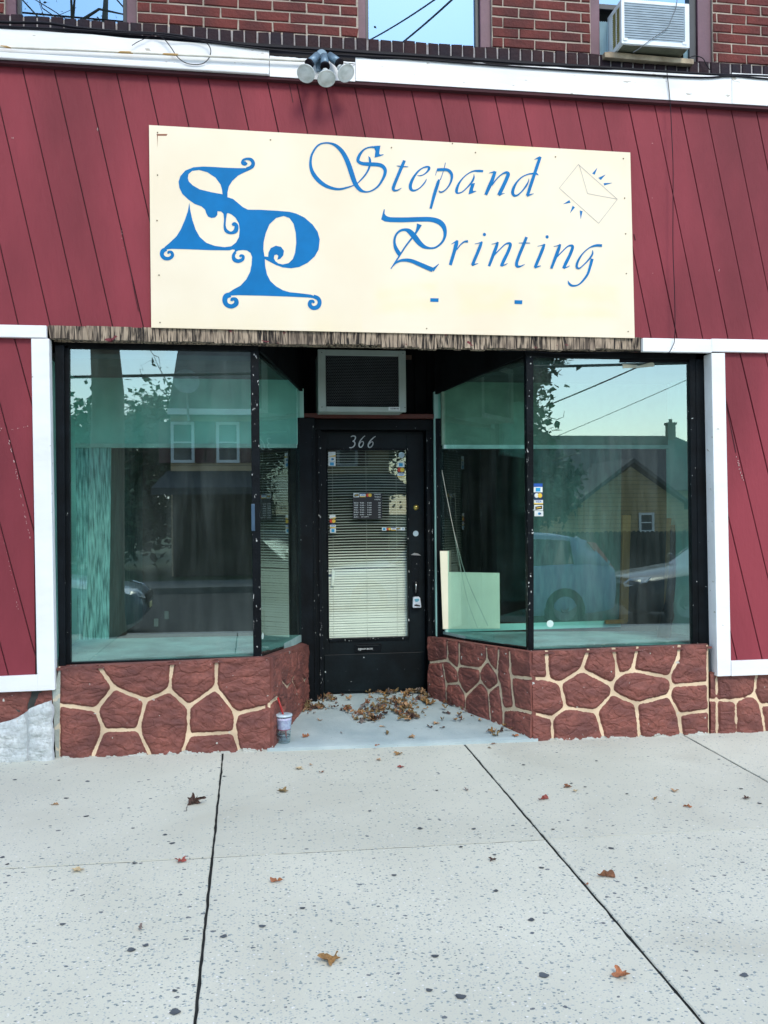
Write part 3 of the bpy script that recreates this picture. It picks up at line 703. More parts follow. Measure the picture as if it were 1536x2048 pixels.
side = [[(175, 885), (175, 1040), (40, 1055)], [(175, 1040), (250, 1110), (265, 1080), (265, 905)], [(265, 1080), (425, 1105), (480, 1040), (475, 940)], [(425, 1105), (430, 1200), (490, 1275), (505, 1520)], [(250, 1110), (262, 1200)], [(140, 1075), (165, 1220), (262, 1215), (315, 1310)], [(165, 1220), (165, 1350)], [(430, 1200), (315, 1310), (310, 1430)], [(480, 1040), (555, 1140), (570, 950)], [(555, 1140), (572, 1215), (490, 1280)], [(572, 1215), (602, 1418), (605, 1570)], [(655, 975), (655, 1120), (665, 1165), (685, 1408)], [(665, 1165), (815, 1178)], [(602, 1418), (685, 1410), (815, 1440)]]
srs = [(.62, s_) if i < 10 else (.8, s_) for i, s_ in enumerate(lines(c9, side, plane=plR))]
heightface('stone_return', (np.array([RBk[0], RBk[1], .522]), np.array([SR, 0.0, RTL[2]]), np.array([SR, 0.0, -.03]), np.array([RBk[0], RBk[1], .07])), nr, srs, m_stone, seed=6.5, wid=.022)
# right-hand wall foot
fr = lines(c10, [[(1082, 1378), (1280, 1385), (1290, 1665)], [(1280, 1385), (1420, 1340), (1442, 1190)], [(1420, 1340), (1472, 1420), (1512, 1660)], [(1472, 1420), (1700, 1395), (1760, 1500), (1740, 1660)], [(1700, 1395), (1730, 1180)], [(1760, 1500), (2050, 1470), (2100, 1190)], [(2050, 1470), (2090, 1660)], [(2050, 1470), (2400, 1420), (2500, 1660)], [(2400, 1420), (2420, 1190)], [(1134, 1195), (1136, 1660)]], .03)
x0 = P(1419, 1400, .02)[0]
heightface('stone_foot', ((x0, .02, .372), (BR, .02, .372), (BR, .02, gz(BR, 0)-.01), (x0, .02, gz(x0, 0)-.01)), (0, -1, 0), fr, m_stone, seed=8, res=.009)
# left-hand wall foot: red above, rough white painted below
c4_ = tr(7.68, 7.68, 0, 1360)
x1_ = P(105, 1400, .02)[0]
rl_ = lines(c4_, [[(555, 160), (460, 440)], [(-300, 640), (-600, 500), (-700, 200)], [(-600, 500), (-1300, 520), (-1500, 200)]], .02)
Lw = BL
zt_ = .435
crv = [(-900, 700), (0, 650), (180, 605), (330, 540), (480, 430), (620, 370), (800, 300)]
cw = [P(*c4_(x, y), .02) for x, y in crv]
zmid = cw[0][2]
heightface('stone_foot', ((Lw, .03, zt_), (x1_, .03, zt_), (x1_, .03, .16), (Lw, .03, .16)), (0, -1, 0), rl_, m_stone, seed=9, res=.009)
# white rough blocks in front, upper edge following the sloping mortar curve
def white_block():
    xs_ = np.linspace(Lw, x1_, 320); curx = np.array([p[0] for p in cw]); curz = np.array([p[2] for p in cw])
    nv = 42; pts = []; gro = P(*c4_(435, 800), .0)[0]
    for j in range(nv+1):
        for x in xs_:
            zt = np.interp(x, curx, curz); zb = gz(x, 0)-.02
            pts.append((x, .002, zt+(zb-zt)*j/nv))
    pts = np.array(pts)
    d = np.abs(pts[:, 0]-gro); d = np.minimum(d, np.abs((pts[:, 0]-gro+.42) % .42+0*d)+9*(pts[:, 0] > gro-.2)); d = np.minimum(d, (x1_-pts[:, 0])+.01)
    gr = np.clip((d-.012)/.02, 0, 1)
    n1 = np.array([mn.fractal(Vector((p[0]*6, 3, p[2]*11)), .8, 2.1, 6) for p in pts]); r1 = np.array([abs(mn.noise(Vector((p[0]*8+p[2]*3, 9, p[2]*20)))) for p in pts])
    top = np.array([k//320 for k in range(len(pts))])/nv
    H = gr*(.012+.016*n1+.02*r1)*np.clip(top/.12, .15, 1)
    Q = pts.copy(); Q[:, 1] -= H
    mb = MB(); mb.v = [tuple(p) for p in Q]; W_ = 320
    mb.f = [(r*W_+c, r*W_+c+1, (r+1)*W_+c+1, (r+1)*W_+c) for r in range(nv) for c in range(W_-1)]
    mb.attr = {'mort': list(((1-gr)*.9)), 'scuff': [0.]*len(pts)}
    o = mb.obj('white_painted_foot', m_whitestone, B)
    md = o.modifiers.new('s', 'SOLIDIFY'); md.thickness = .03; md.offset = -1
white_block()
m = MB(); m.px([(104, 1370), (112, 1368), (118, 1335), (121, 1335), (118, 1523), (112, 1526)], .008, .03); m.obj('corner_render', mat('grey_green_render', (.36, .40, .36), .9, bump=.5, chips=.6, chipc=(.55, .5, .38), chipscale=18), B)
MB().box(-1.15, 0.1, .02, .12, .50, .549).obj('sill_bed', m_stone, B)
# sloped sill caps between stones and glass
def cap(pts, name='stone_sill'):
    MB().prism(pts, (0, 0, -.014)).obj(name, m_capstone, B)
m_capstone = mat('red_sill_paint', (.17, .052, .042), .7, c2=(.11, .04, .035), scale=9, bump=.5, bscale=50, chips=.68, chipc=(.4, .42, .4))
cap([(-1.15, -.004, .548), (SL, -.004, .569), (.052, .09, .563), (-1.15, .09, .553)])
cap([(SL, -.004, .567), (SBk[0]+.01, SBk[1], .497), (.372, 1.02, .512), (.052, .09, .560)])
cap([(SR, -.004, .548), (3.03, -.004, .548), (3.03, .09, .541), (1.81, .09, .538)])
cap([(SR, -.004, .546), (1.80, .09, .538), (1.393, 1.02, .525), (RBk[0]-.01, RBk[1], .525)])
# core behind stone
MB().box(-1.18, 3.03, .16, .2, 0, .50).obj('stone_core', m_dark, B) if False else None
core = MB(); core_r = MB(); core.prism([(-1.15, .03, 0), (SL-.01, .03, 0), (SBk[0]-.04, 1.02, 0), (-1.15, 1.02, 0)], (0, 0, .5)); core_r.prism([(SR+.01, .03, -.03), (3.03, .03, -.03), (3.03, 1.02, -.03), (RBk[0]+.04, 1.02, -.03)], (0, 0, .52)); core.obj('stone_core', m_dark, B); core_r.obj('stone_core', m_dark, B)

# --- interior
i_ = MB(); i_.prism([(-1.2, .115, .56), (.05, .115, .563), (.36, .95, .575), (-1.2, .95, .59)], (0, 0, -.05)); i_.obj('display_floor', m_tealfloor, B)
i_ = MB(); i_.prism([(1.83, .115, .545), (3.19, .115, .545), (3.19, .95, .52), (1.41, .95, .57)], (0, 0, -.02)); i_.obj('display_floor', m_tealfloor, B)
MB().box(-1.2, .345, .92, .95, 1.955, 2.42).obj('bulkhead', m_teal, B); MB().box(1.41, 3.18, .92, .95, 1.95, 2.42).obj('bulkhead', mat('olive_green_bulkhead_paint', (.20, .30, .22), .8), B)
MB().box(-1.2, .34, .905, .96, 1.93, 1.958).obj('bulkhead_moulding', mat('pale_moulding', (.52, .66, .60), .6), B); MB().box(1.42, 3.18, .905, .96, 1.925, 1.953).obj('bulkhead_moulding', mat('pale_moulding', (.52, .66, .60), .6), B)
i_ = MB(); i_.box(1.42, 2.78, .905, .94, .57, .617); i_.obj('skirting', m_teal, B)
MB().box(-1.23, -1.2, .12, .95, .5, 2.42).obj('display_side_wall', m_teal, B); MB().box(3.18, 3.21, .12, .95, .5, 2.42).obj('display_side_wall', m_teal, B)
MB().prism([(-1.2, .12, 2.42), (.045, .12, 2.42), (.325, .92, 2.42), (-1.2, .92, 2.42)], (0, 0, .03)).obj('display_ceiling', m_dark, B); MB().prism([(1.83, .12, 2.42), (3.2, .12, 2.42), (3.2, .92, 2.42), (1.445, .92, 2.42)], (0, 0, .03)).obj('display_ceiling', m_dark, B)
i_ = MB(); i_.px([(143, 880), (222, 885), (218, 1284), (145, 1285)], .93, .02); i_.obj('streaked_partition', m_streak, B)
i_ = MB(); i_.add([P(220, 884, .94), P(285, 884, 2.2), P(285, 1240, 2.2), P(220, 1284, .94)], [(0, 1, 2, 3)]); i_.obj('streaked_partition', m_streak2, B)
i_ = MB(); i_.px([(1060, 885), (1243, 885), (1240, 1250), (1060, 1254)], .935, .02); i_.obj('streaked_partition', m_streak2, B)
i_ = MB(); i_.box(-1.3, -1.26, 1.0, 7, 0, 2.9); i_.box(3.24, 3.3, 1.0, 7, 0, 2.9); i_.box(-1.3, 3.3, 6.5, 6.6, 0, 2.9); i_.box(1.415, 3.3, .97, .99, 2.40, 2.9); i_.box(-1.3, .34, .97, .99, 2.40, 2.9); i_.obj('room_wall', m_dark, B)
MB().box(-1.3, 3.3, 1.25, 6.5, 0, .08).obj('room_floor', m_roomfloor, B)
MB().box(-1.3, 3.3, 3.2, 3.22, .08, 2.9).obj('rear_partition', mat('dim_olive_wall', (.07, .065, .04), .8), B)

# --- door surround
d_ = MB(); yd = 1.15
d_.box(.345, .475, .98, 1.22, .05, 2.155); d_.box(.475, .525, 1.06, 1.22, .05, 2.12)
d_.box(1.375, 1.435, .98, 1.22, .05, 2.155); d_.box(1.319, 1.375, 1.06, 1.22, .05, 2.12); d_.box(.475, 1.375, 1.05, 1.22, 2.075, 2.155)
dj = d_.obj('door_frame', m_black, B, bevel=.006)
e_ = MB(); e_.box(.500, .5265, 1.048, 1.062, .08, 2.07); e_.box(1.3175, 1.338, 1.048, 1.062, .08, 2.07); e_.box(1.352, 1.366, 1.046, 1.06, .08, 2.0); e_.box(1.375, 1.387, .972, .982, .08, 2.1); e_.box(.455, .467, .972, .982, .08, 2.1)
e_.obj('worn_stop_bead', m_blackedge, dj, bevel=.002)
d_ = MB(); d_.box(.40, 1.40, 1.0, 1.16, 2.157, 2.190); d_.obj('red_brown_ledge', m_redbrown, B, bevel=.003)
d_ = MB(); d_.box(.34, 1.44, 1.16, 1.24, 2.157, 2.72); 
for k in range(11): d_.box(.35+.1*k, .35+.1*k+.09, 1.145, 1.16, 2.192, 2.70)
d_.obj('transom_panel', m_soffit, B, bevel=.004)
MB().box(1.13, 1.22, 1.10, 1.144, 2.615, 2.645).obj('ledger_block', mat('raw_brown_wood', (.10, .06, .04), .8), B)
# --- door
dl = MB(); X0d, X1d, Z0d, Z1d = .529, 1.315, .098, 2.072
gx0, gx1, gz0, gz1 = .580, 1.183, .512, 1.930
dl.box(X0d, gx0, yd, yd+.042, Z0d, Z1d); dl.box(gx1, X1d, yd, yd+.042, Z0d, Z1d); dl.box(gx0, gx1, yd, yd+.042, gz1, Z1d); dl.box(gx0, gx1, yd, yd+.042, Z0d, gz0)
D = dl.obj('door', m_door, B, bevel=.002)
# re-cut look: raised bottom rail board, moulding beads round glass
q_ = MB(); q_.box(X0d+.012, X1d-.012, yd-.008, yd+.001, Z0d+.012, .392); q_.obj('kick_panel', m_door, D, bevel=.003)
q_ = MB(); b_ = .012
q_.box(gx0-b_, gx0, yd-.007, yd, gz0-b_, gz1+b_); q_.box(gx1, gx1+b_, yd-.007, yd, gz0-b_, gz1+b_); q_.box(gx0, gx1, yd-.007, yd, gz1, gz1+b_); q_.box(gx0, gx1, yd-.012, yd, gz0-.022, gz0)
q_.obj('glazing_bead', m_blackedge, D, bevel=.003)
MB().add([(gx0, yd+.018, gz0), (gx1, yd+.018, gz0), (gx1, yd+.018, gz1), (gx0, yd+.018, gz1)], [(0, 1, 2, 3)]).obj('pane', m_doorglass, D)
q_ = MB(); q_.box(*[P(708, 1295, yd)[0], P(763, 1295, yd)[0]], yd-.006, yd, P(735, 1304, yd)[2], P(735, 1287, yd)[2]); ms = q_.obj('mail_slot', m_black, D, bevel=.002)
q_ = MB(); zc = P(735, 1291, yd)[2]; q_.box(P(713, 1290, yd)[0], P(757, 1290, yd)[0], yd-.010, yd-.006, zc-.004, zc+.004); q_.obj('slot_flap', m_door, ms, bevel=.002)
c_ = P(731, 1298, yd-.0075); text_mb('DROP-BOX', c_, .0125, width=.112, bold=.01).obj('slot_lettering', m_txt, ms)
# numerals 366
def ribbon(mb, rows, c, Yf, scale_w, base_off=0., sub=6, drift=.0003, plane_Y=None, smooth=True):
    """rows: (x,y,width) in crop space; c: crop->pixel mapping; flat ribbon on plane Y=Yf"""
    A = crom(rows, sub) if smooth and len(rows) > 2 else np.array(rows, float)
    n_ = len(A); k = len(mb.v)
    for i in range(n_):
        t = A[min(i+1, n_-1)][:2]-A[max(i-1, 0)][:2]; L = np.linalg.norm(t) or 1; nn = np.array([-t[1], t[0]])/L
        w_ = max(A[i][2], 1.2)/2
        for s_ in (-1, 1):
            q = A[i][:2]+nn*w_*s_; p = P(*c(*q), Yf); mb.v.append((p[0], p[1]-base_off-drift*i/n_, p[2]))
    for i in range(n_-1): mb.f.append((k+2*i, k+2*i+1, k+2*i+3, k+2*i+2))
c366 = tr(7.68, 7.68, 640, 860)
nm = MB()
ribbon(nm, [(475, 105, 12), (500, 92, 14), (535, 95, 16), (545, 120, 18), (530, 155, 16), (500, 175, 14)], c366, yd-.003, 1)
ribbon(nm, [(500, 172, 14), (530, 185, 18), (535, 220, 18), (515, 255, 16), (480, 272, 14), (452, 268, 12)], c366, yd-.003, 1, .0004)
ribbon(nm, [(692, 88, 10), (660, 115, 14), (620, 165, 18), (600, 215, 20), (605, 255, 18), (630, 265, 16), (655, 240, 16), (668, 200, 14), (655, 175, 12), (630, 185, 10), (608, 215, 8)], c366, yd-.003, 1)
ribbon(nm, [(853, 98, 10), (820, 120, 14), (775, 165, 18), (745, 215, 20), (742, 250, 18), (765, 270, 16), (800, 245, 16), (815, 205, 14), (805, 180, 12), (780, 190, 10), (752, 220, 8)], c366, yd-.003, 1)
nm.obj('house_numerals', m_num, D)
q_ = MB(); c_ = P(832, 1015, yd); q_.lathe([(.0001, -.012), (.010, -.012), (.012, -.010), (.0185, -.006), (.0215, -.001), (.0215, 0)], c_, (0, 1, 0)); q_.obj('deadbolt', m_brass, D, smooth=True)
q_ = MB(); q_.disc(P(832, 1015, yd-.0135), (0, 1, 0), .0045, .002, 10); q_.obj('keyway', m_stkblack, D)
q_ = MB(); q_.disc(P(831.5, 1067, yd-.002), (0, 1, 0), .0215, .002); q_.obj('blank_cover_disc', m_disc, D)
h_ = MB(); c_ = P(831, 1120, yd)
h_.px([(825, 1112), (838, 1112), (840, 1120), (838, 1172), (834, 1190), (829, 1190), (824, 1172), (823, 1120)], yd-.006, .006)
hb = h_.obj('door_handle', m_black, D, bevel=.002)
h_ = MB(); h_.tube([P(832, 1168, yd-.004), P(832, 1165, yd-.03), P(832, 1172, yd-.042), P(832, 1180, yd-.036), P(831.5, 1186, yd-.02)], [.006, .008, .007, .005, .004], 8); h_.obj('thumb_hook', m_steel, hb, smooth=True)
h_ = MB(); h_.prism([P(822, 1110, yd-.012), P(842, 1111, yd-.012), P(836, 1107, yd-.012), P(829, 1106, yd-.012)], (0, .012, 0)); h_.obj('thumb_latch', m_steel, hb)
# lockbox (hangs from the handle)
lc = P(834, 1216, yd-.03)
LK = thing('key_lockbox', 'small silver key lockbox hanging by its black shackle from the black door handle', 'lockbox', lc)
h_ = MB(); h_.px([(827.5, 1194), (838, 1193.5), (840.5, 1196), (843, 1214), (842, 1215.5), (826.5, 1215.8), (825.5, 1214), (826.5, 1196)], yd-.045, .035); h_.obj('case', m_lockbody, LK, bevel=.004)
h_ = MB(); h_.tube(crom([P(828.5, 1194, yd-.03), P(828.5, 1184, yd-.03), P(830.5, 1178.5, yd-.03), P(834, 1177.5, yd-.03), P(836.5, 1181, yd-.03), P(837.5, 1194, yd-.03)], 4), .0028, 8); h_.obj('shackle', m_cable, LK, smooth=True)
h_ = MB(); h_.px([(829, 1198), (837, 1197), (839, 1200), (836, 1203), (832, 1204), (829.5, 1202)], yd-.0465, .001); h_.obj('dial_cover', mat('faded_cyan_print', (.10, .30, .38), .5), LK)
h_ = MB(); h_.px([(828.5, 1209.5), (833, 1208.5), (841, 1211), (840, 1213), (829, 1212)], yd-.0465, .001); h_.obj('name_badge', m_stkblack, LK)

# --- venetian blind
VB = thing('venetian_blind', 'ivory venetian blind behind the door glass, open slats above, closed slats below', 'blind', (.88, yd+.05, .52))
v_ = MB(); zc = gz1+.02; n_sl = 0; bx0, bx1 = gx0-.012, gx1+.008; yb_ = yd+.062
while zc > gz0-.01:
    t = (gz1-zc)/(gz1-gz0)
    ang = math.radians(14 if t < .50 else (14+min(1, (t-.50)/.16)*40)); wdt = .0112 if t < .5 else .0098
    bow = .006*math.sin(min(1, t*1.6)*math.pi)*.9+rr.gauss(0, .0008); tilt = rr.gauss(0, .0008)
    if abs(t-.62) < .02: bow += .006*(t-.6)*40
    nx = 12; k = len(v_.v); off_l = 0
    for i in range(nx+1):
        u = i/nx; x = bx0+(bx1-bx0)*u; zz = zc+bow*(1-(2*u-1)**2)+tilt*(u-.5)
        for s_ in (-1, 0, 1):
            cam_ = .0018 if s_ == 0 else 0
            v_.v.append((x, yb_+s_*wdt*math.cos(ang), zz+s_*wdt*math.sin(ang)+cam_))
    for i in range(nx):
        if .655 < t < .672 and i < 1: continue
        for s_ in range(2): a_ = k+i*3+s_; v_.f.append((a_, a_+3, a_+4, a_+1))
    zc -= .0203 if t < .60 else .0188; n_sl += 1
v_.obj('slats', m_slat, VB)
v_ = MB()
for xx in (P(665, 1000, yb_)[0], P(732, 1000, yb_)[0], P(792, 1000, yb_)[0]): v_.tube([(xx, yb_-.0135, gz1+.03), (xx+.001, yb_-.0135, gz0)], .0011, 5)
v_.obj('ladder_cord', mat('ivory_cord', (.65, .66, .55), .8), VB)
v_ = MB(); v_.px([(664, 1138), (671, 1140), (667, 1172), (662.5, 1172)], yb_-.02, .002); v_.obj('broken_slat', m_slat, VB)

# --- hours sign on the door glass
yg = yd+.0165
def onpx(x0, y0, x1, y1, Y, d=.0006): return MB().pq(x0, y0, x1, y1, Y, d)
HS = thing('hours_sign', 'black opening-hours sign with white lettering in the middle of the door glass', 'sign', P(734, 1039, yg))
onpx(706, 986, 764.5, 1038, yg-.0012, .001).obj('sign_panel', m_stkblack, HS)
c7 = tr(7.68, 7.68, 640, 860)
tx = {}
def addtext(s_, x, y, h, align='LEFT', Y=None, wpx=None):
    p = P(*c7(x, y), (yg if Y is None else Y)-.0022); q = text_mb(s_, p, h, align=align, bold=.012, width=(wpx/7.68/1806*6.77) if wpx else None); tx.setdefault((y, x), MB()).add(q.v, q.f)
H1 = .0088
for i, s_ in enumerate(('DRIVE', 'THRU', 'UNTIL')): addtext(s_, 932, 990+i*39, H1, 'RIGHT', wpx=96)
for i, (dname, o_, c_) in enumerate((('MON', '9:00 -', '7:00'), ('TUE', '9:00 -', '7:00'), ('WED', '9:00 -', '7:00'), ('THU', '9:00 -', '7:00'), ('FRI', '9:00 -', '7:00'), ('SAT', '9:00 -', '4:00'))):
    y = 1121+i*36; addtext(dname, 520, y, H1, wpx=66); addtext(o_, 612, y, H1*.95, wpx=84); addtext(c_, 722, y, H1*.95, wpx=70); addtext(':00', 932, y, H1*.85, 'RIGHT', wpx=40)
addtext('SUN', 520, 1338, H1, wpx=66); addtext('BY APPT.', 635, 1336, H1, wpx=120); addtext(':00', 932, 1338, H1*.85, 'RIGHT', wpx=40)
for q_ in tx.values(): q_.obj('lettering_line', m_txt, HS)
# card stickers: kinds
STK_W = {}
def cardmark(parent, kind, x0, y0, x1, y1, Y):
    """small payment mark drawn as flat printed shapes"""
    e = .0007
    cx_, cy_ = (x0+x1)/2, (y0+y1)/2; w_, h_ = x1-x0, y1-y0
    def circ(cx, cy, r, m, k):
        mb = MB(); mb.disc(P(cx, cy, Y-e*k), (0, 1, 0), r/1806*(Y+5.62)*1., .0004, 18); mb.obj('print', m, parent)
    if kind == 'amex':
        onpx(x0, y0, x1, y1, Y, .0006).obj('sticker', m_stkwhite, parent); onpx(cx_-w_*.27, y0+h_*.14, cx_+w_*.27, y1-h_*.14, Y-e, .0004).obj('print', m_stkcyan, parent)
    elif kind == 'rings':
        onpx(x0, y0, x1, y1, Y, .0006).obj('sticker', m_stkblack, parent); r = min(h_*.44, w_*.3)
        circ(cx_-w_*.19, cy_, r, m_stkred, 1.2); circ(cx_+w_*.19, cy_, r, m_stkyel, 2.2)
    elif kind == 'rings_pale':
        onpx(x0, y0, x1, y1, Y, .0006).obj('sticker', m_stknavy, parent); r = min(h_*.44, w_*.3)
        circ(cx_-w_*.19, cy_, r, m_stkwhite, 1.2); circ(cx_+w_*.19, cy_, r, m_stkyel, 2.2)
    elif kind == 'visa':
        onpx(x0, y0, x1, y1, Y, .0006).obj('sticker', m_stkwhite, parent); onpx(x0, y0, x1, y0+h_*.22, Y-e, .0004).obj('print', m_stknavy, parent); onpx(x0, y1-h_*.2, x1, y1, Y-e, .0004).obj('print', m_stkyel, parent)
        text_mb('VISA', P(cx_, cy_+.3, Y-e*1.5), h_*.42/1806*(Y+5.62), slant=.3, bold=.02, width=w_*.62/1806*(Y+5.62)).obj('print', mat('visa_blue', (.02, .12, .45), .4), parent)
    elif kind == 'card':
        onpx(x0, y0, x1, y1, Y, .0006).obj('sticker', m_stkwhite, parent)
        mb = MB().px([(x0+w_*.12, y0+h_*.3), (x1-w_*.1, y0+h_*.12), (x1-w_*.08, y1-h_*.3), (x0+w_*.14, y1-h_*.1)], Y-e, .0004); mb.obj('print', m_stkblack, parent)
        mb = MB().px([(x0+w_*.25, cy_-h_*.02), (x1-w_*.2, cy_-h_*.14), (x1-w_*.2, cy_+h_*.0), (x0+w_*.25, cy_+h_*.12)], Y-e*1.8, .0003); mb.obj('print', m_stkyel, parent)
    elif kind == 'swirl':
        onpx(x0, y0, x1, y1, Y, .0006).obj('sticker', m_stkwhite, parent); circ(cx_+w_*.05, cy_, h_*.26, m_stkcyan, 1.2); circ(cx_+w_*.16, cy_, h_*.18, m_stknavy, 2.2)
    elif kind == 'arc':
        onpx(x0, y0, x1, y1, Y, .0006).obj('sticker', m_stkwhite, parent); MB().px([(x0, y1-h_*.02), (x1, y1-h_*.02), (x1, y1-h_*.35), (cx_, y1-h_*.2)], Y-e, .0004).obj('print', m_stkyel, parent)
def strip(label, marks, Y, pos):
    T = thing('payment_sticker', label, 'sticker', P(*pos, Y), 'card payment stickers')
    for k in marks: cardmark(T, k[0], *k[1:], Y)
    return T
def q7(k, x0, y0, x1, y1): return (k, x0/7.68+640, y0/7.68+860, x1/7.68+640, y1/7.68+860)
strip('strip of three card stickers at the top left corner of the door glass', [q7('arc', 128, 335, 240, 410), q7('swirl', 128, 412, 240, 485), q7('amex', 128, 487, 240, 555)], yg-.001, (664, 930))
strip('dark strip of three card stickers near the top right of the door glass', [q7('amex', 1188, 498, 1298, 570), q7('rings', 1188, 573, 1298, 648), q7('visa', 1188, 652, 1298, 722)], yg-.001, (802, 950))
strip('strip of four card stickers low on the left of the door glass', [q7('arc', 147, 1303, 238, 1360), q7('rings', 147, 1362, 240, 1436), q7('visa', 152, 1442, 242, 1503), q7('amex', 154, 1512, 244, 1578)], yg-.001, (666, 1064))
strip('horizontal row of five card stickers at the right of the door glass', [q7('amex', 952, 1496, 1020, 1546), q7('rings', 1024, 1496, 1090, 1546), q7('visa', 1092, 1492, 1164, 1542), q7('card', 1166, 1492, 1234, 1540), q7('swirl', 1238, 1496, 1302, 1542)], yg-.001, (786, 1060))
# three on the hours sign
for k in (q7('card', 515, 972, 602, 1032), q7('visa', 612, 970, 700, 1030), q7('rings', 708, 970, 796, 1032)): cardmark(HS, *k, yg-.0022)
yw = .0985
T = strip('vertical strip of five card stickers on the left edge of the right shop window', [('amex', 1067.5, 974, 1085, 984.5), ('rings_pale', 1068, 985.5, 1085.5, 996.5), ('visa', 1068, 997.5, 1086, 1008.5), ('card', 1068.5, 1010, 1086, 1021), ('swirl', 1069, 1022, 1086.5, 1032.5)], yw, (1077, 1033))
onpx(1067.5, 967, 1085, 973.5, yw, .0006).obj('sticker', mat('sticker_blue', (.01, .08, .35), .4), T)
q_ = MB(); q_.disc(P(803, 910, yg-.001), (0, 1, 0), .0235, .0008, 8); q_.obj('round_sticker', m_disc, label='pale octagonal sticker at the top right corner of the door glass', cat='sticker')
q_ = MB(); q_.disc(P(1100.3, 1247.5, yw-.001), (0, 1, 0), .0245, .0008, 8); q_.obj('round_sticker', mat('pale_mint_sticker', (.60, .78, .72), .5), label='pale octagonal sticker low on the right shop window', cat='sticker')
dl_ = np.array(LB)-np.array(LF)
p_ = PP(524.8, 1272, ((.06, .12, 0)), np.array([.88, -.311, 0])); n_ = Vector((.88, -.311, 0)).normalized()
q_ = MB(); q_.disc(Vector(p_)+n_*.002, n_, .022, .0006, 8); q_.obj('round_sticker', mat('pale_mint_sticker', (.6, .78, .72), .5), label='pale octagonal sticker low on the left angled side window', cat='sticker')
q_ = MB(); q_.px([(1270, 733.5), (1305, 724), (1309, 728), (1308, 733), (1272, 736)], yw-.001, .0008); q_.px([(1245, 728), (1275, 730), (1270, 736), (1246, 736)], yw-.0012, .0006); q_.obj('peeled_tape', mat('yellowed_tape', (.42, .42, .30), .6), label='yellowed strip of peeled tape at the top of the right shop window', cat='tape')
MB().pq(1239.5, 712, 1379, 725, .096, .002).obj('head_filler_strip', m_soffit, wr)
# handles / hinge marks on left mullion
h_ = MB(); h_.box(.008, .03, .066, .075, P(508, 1062, .07)[2], P(508, 1008, .07)[2]); h_.obj('mullion_catch', mat('dull_blue_metal', (.06, .11, .17), .4, metal=.5), wl, bevel=.002)

# --- items inside the right display
m = MB(); m.px([(880, 1102), (898, 1102), (898, 1144), (999, 1146), (1000, 1257), (886, 1258)], .90, .012); m.obj('cut_board', m_board, label='pale L-shaped board leaning inside the right side window', cat='board')
m = MB(); m.px([(1247, 1030), (1262, 1030), (1256, 1244), (1241, 1244)], .90, .03); m.obj('wooden_post', m_wood, label='thick orange-brown wooden post standing inside the right shop window', cat='post')
m = MB(); m.px([(1336, 1036), (1343, 1036), (1334, 1262), (1328, 1262)], .80, .02); m.obj('wooden_stick', m_wood, label='thin wooden stick leaning at the far right inside the window', cat='stick')
m = MB(); m.px([(1212, 1241), (1254, 1239), (1254, 1247), (1212, 1248)], .86, .03); m.obj('wood_offcut', m_wood, label='short wooden offcut lying beside the post in the right window', cat='offcut')
m = MB(); zb = .54
m.tube(crom([P(1327, 1276, .5), P(1333, 1235, .52), P(1340, 1195, .55), P(1345, 1130, .6), P(1346, 1050, .62)], 5), [.045, .05, .05, .045, .045, .05, .05, .04, .035, .03, .03, .03, .03, .03, .025, .025, .02, .02, .02, .02, .015], 10)
m.obj('black_drape', m_cable, label='black rolled cloth standing in the right corner of the shop window', cat='cloth', smooth=True)
m = MB()
m.tube(crom([P(884, 940, .86), P(895, 1000, .84), P(912, 1080, .8), P(935, 1160, .75), P(976, 1252, .72)], 5), .0022, 5)
m.obj('string_line', m_rope, label='pale slack string hanging nearest the glass in the right display', cat='string')
m = MB(); m.tube(crom([P(884, 945, .88), P(903, 1040, .87), P(920, 1130, .86), P(935, 1200, .85), P(955, 1256, .84)], 5), .0018, 5)
m.obj('string_line', m_rope, label='thinner string hanging behind the other one in the right display', cat='string')
m = MB()
for px_, py_ in ((312, 1247), (333, 1232)): m.pq(px_-4, py_-9, px_+4, py_+6, 1.6, .02)
m.obj('wall_outlet', mat('dim_outlet', (.2, .2, .17), .6), B)

# ================================================================== the sign
YS = -.022
SG = thing('shop_sign', 'large cream sign board with blue calligraphy STEPAND PRINTING over the shopfront', 'sign', P(785, 670, YS))
TLs, TRs, BRs, BLs = P(298, 250, YS), P(1260.5, 305, YS), P(1269.5, 676, YS), P(302.5, 655, YS)
nu, nv = 150, 60; sgm = MB(); gh = []
ghost = [(716, 560, 858, 632), (882, 562, 1018, 634), (1052, 566, 1236, 640)]
for j in range(nv+1):
    for i in range(nu+1):
        u, v = i/nu, j/nv; p = (TLs*(1-u)+TRs*u)*(1-v)+(BLs*(1-u)+BRs*u)*v
        sgm.v.append(tuple(p))
        X, Yp = (298*(1-u)+1260*u), (250*(1-u)+305*u)*(1-v)+(655*(1-u)+676*u)*v
        g0 = 0
        for a_, b_, c__, d__ in ghost:
            if a_ < X < c__ and b_ < Yp < d__: g0 = (.26+.3*mn.noise(Vector((X*.03, Yp*.05, 0))))*min(1, (X-a_)/18, (c__-X)/18, (Yp-b_)/10, (d__-Yp)/10)
        if Yp > 600 and X < 700: g0 = max(g0, .30*max(0, (Yp-600)/60)*(.6+mn.noise(Vector((X*.02, 0, 3)))))
        e_ = max(0, 1-abs(X-1010)/85)*max(0, 1-(Yp-295)/9) if Yp < 304 else 0; g0 = max(g0, e_)
        gh.append(max(0, g0))
W_ = nu+1
sgm.f = [(r*W_+c, r*W_+c+1, (r+1)*W_+c+1, (r+1)*W_+c) for r in range(nv) for c in range(nu)]
sgm.attr = {'ghost': gh}
so_ = sgm.obj('board', m_cream, SG); md = so_.modifiers.new('s', 'SOLIDIFY'); md.thickness = .012; md.offset = -1 
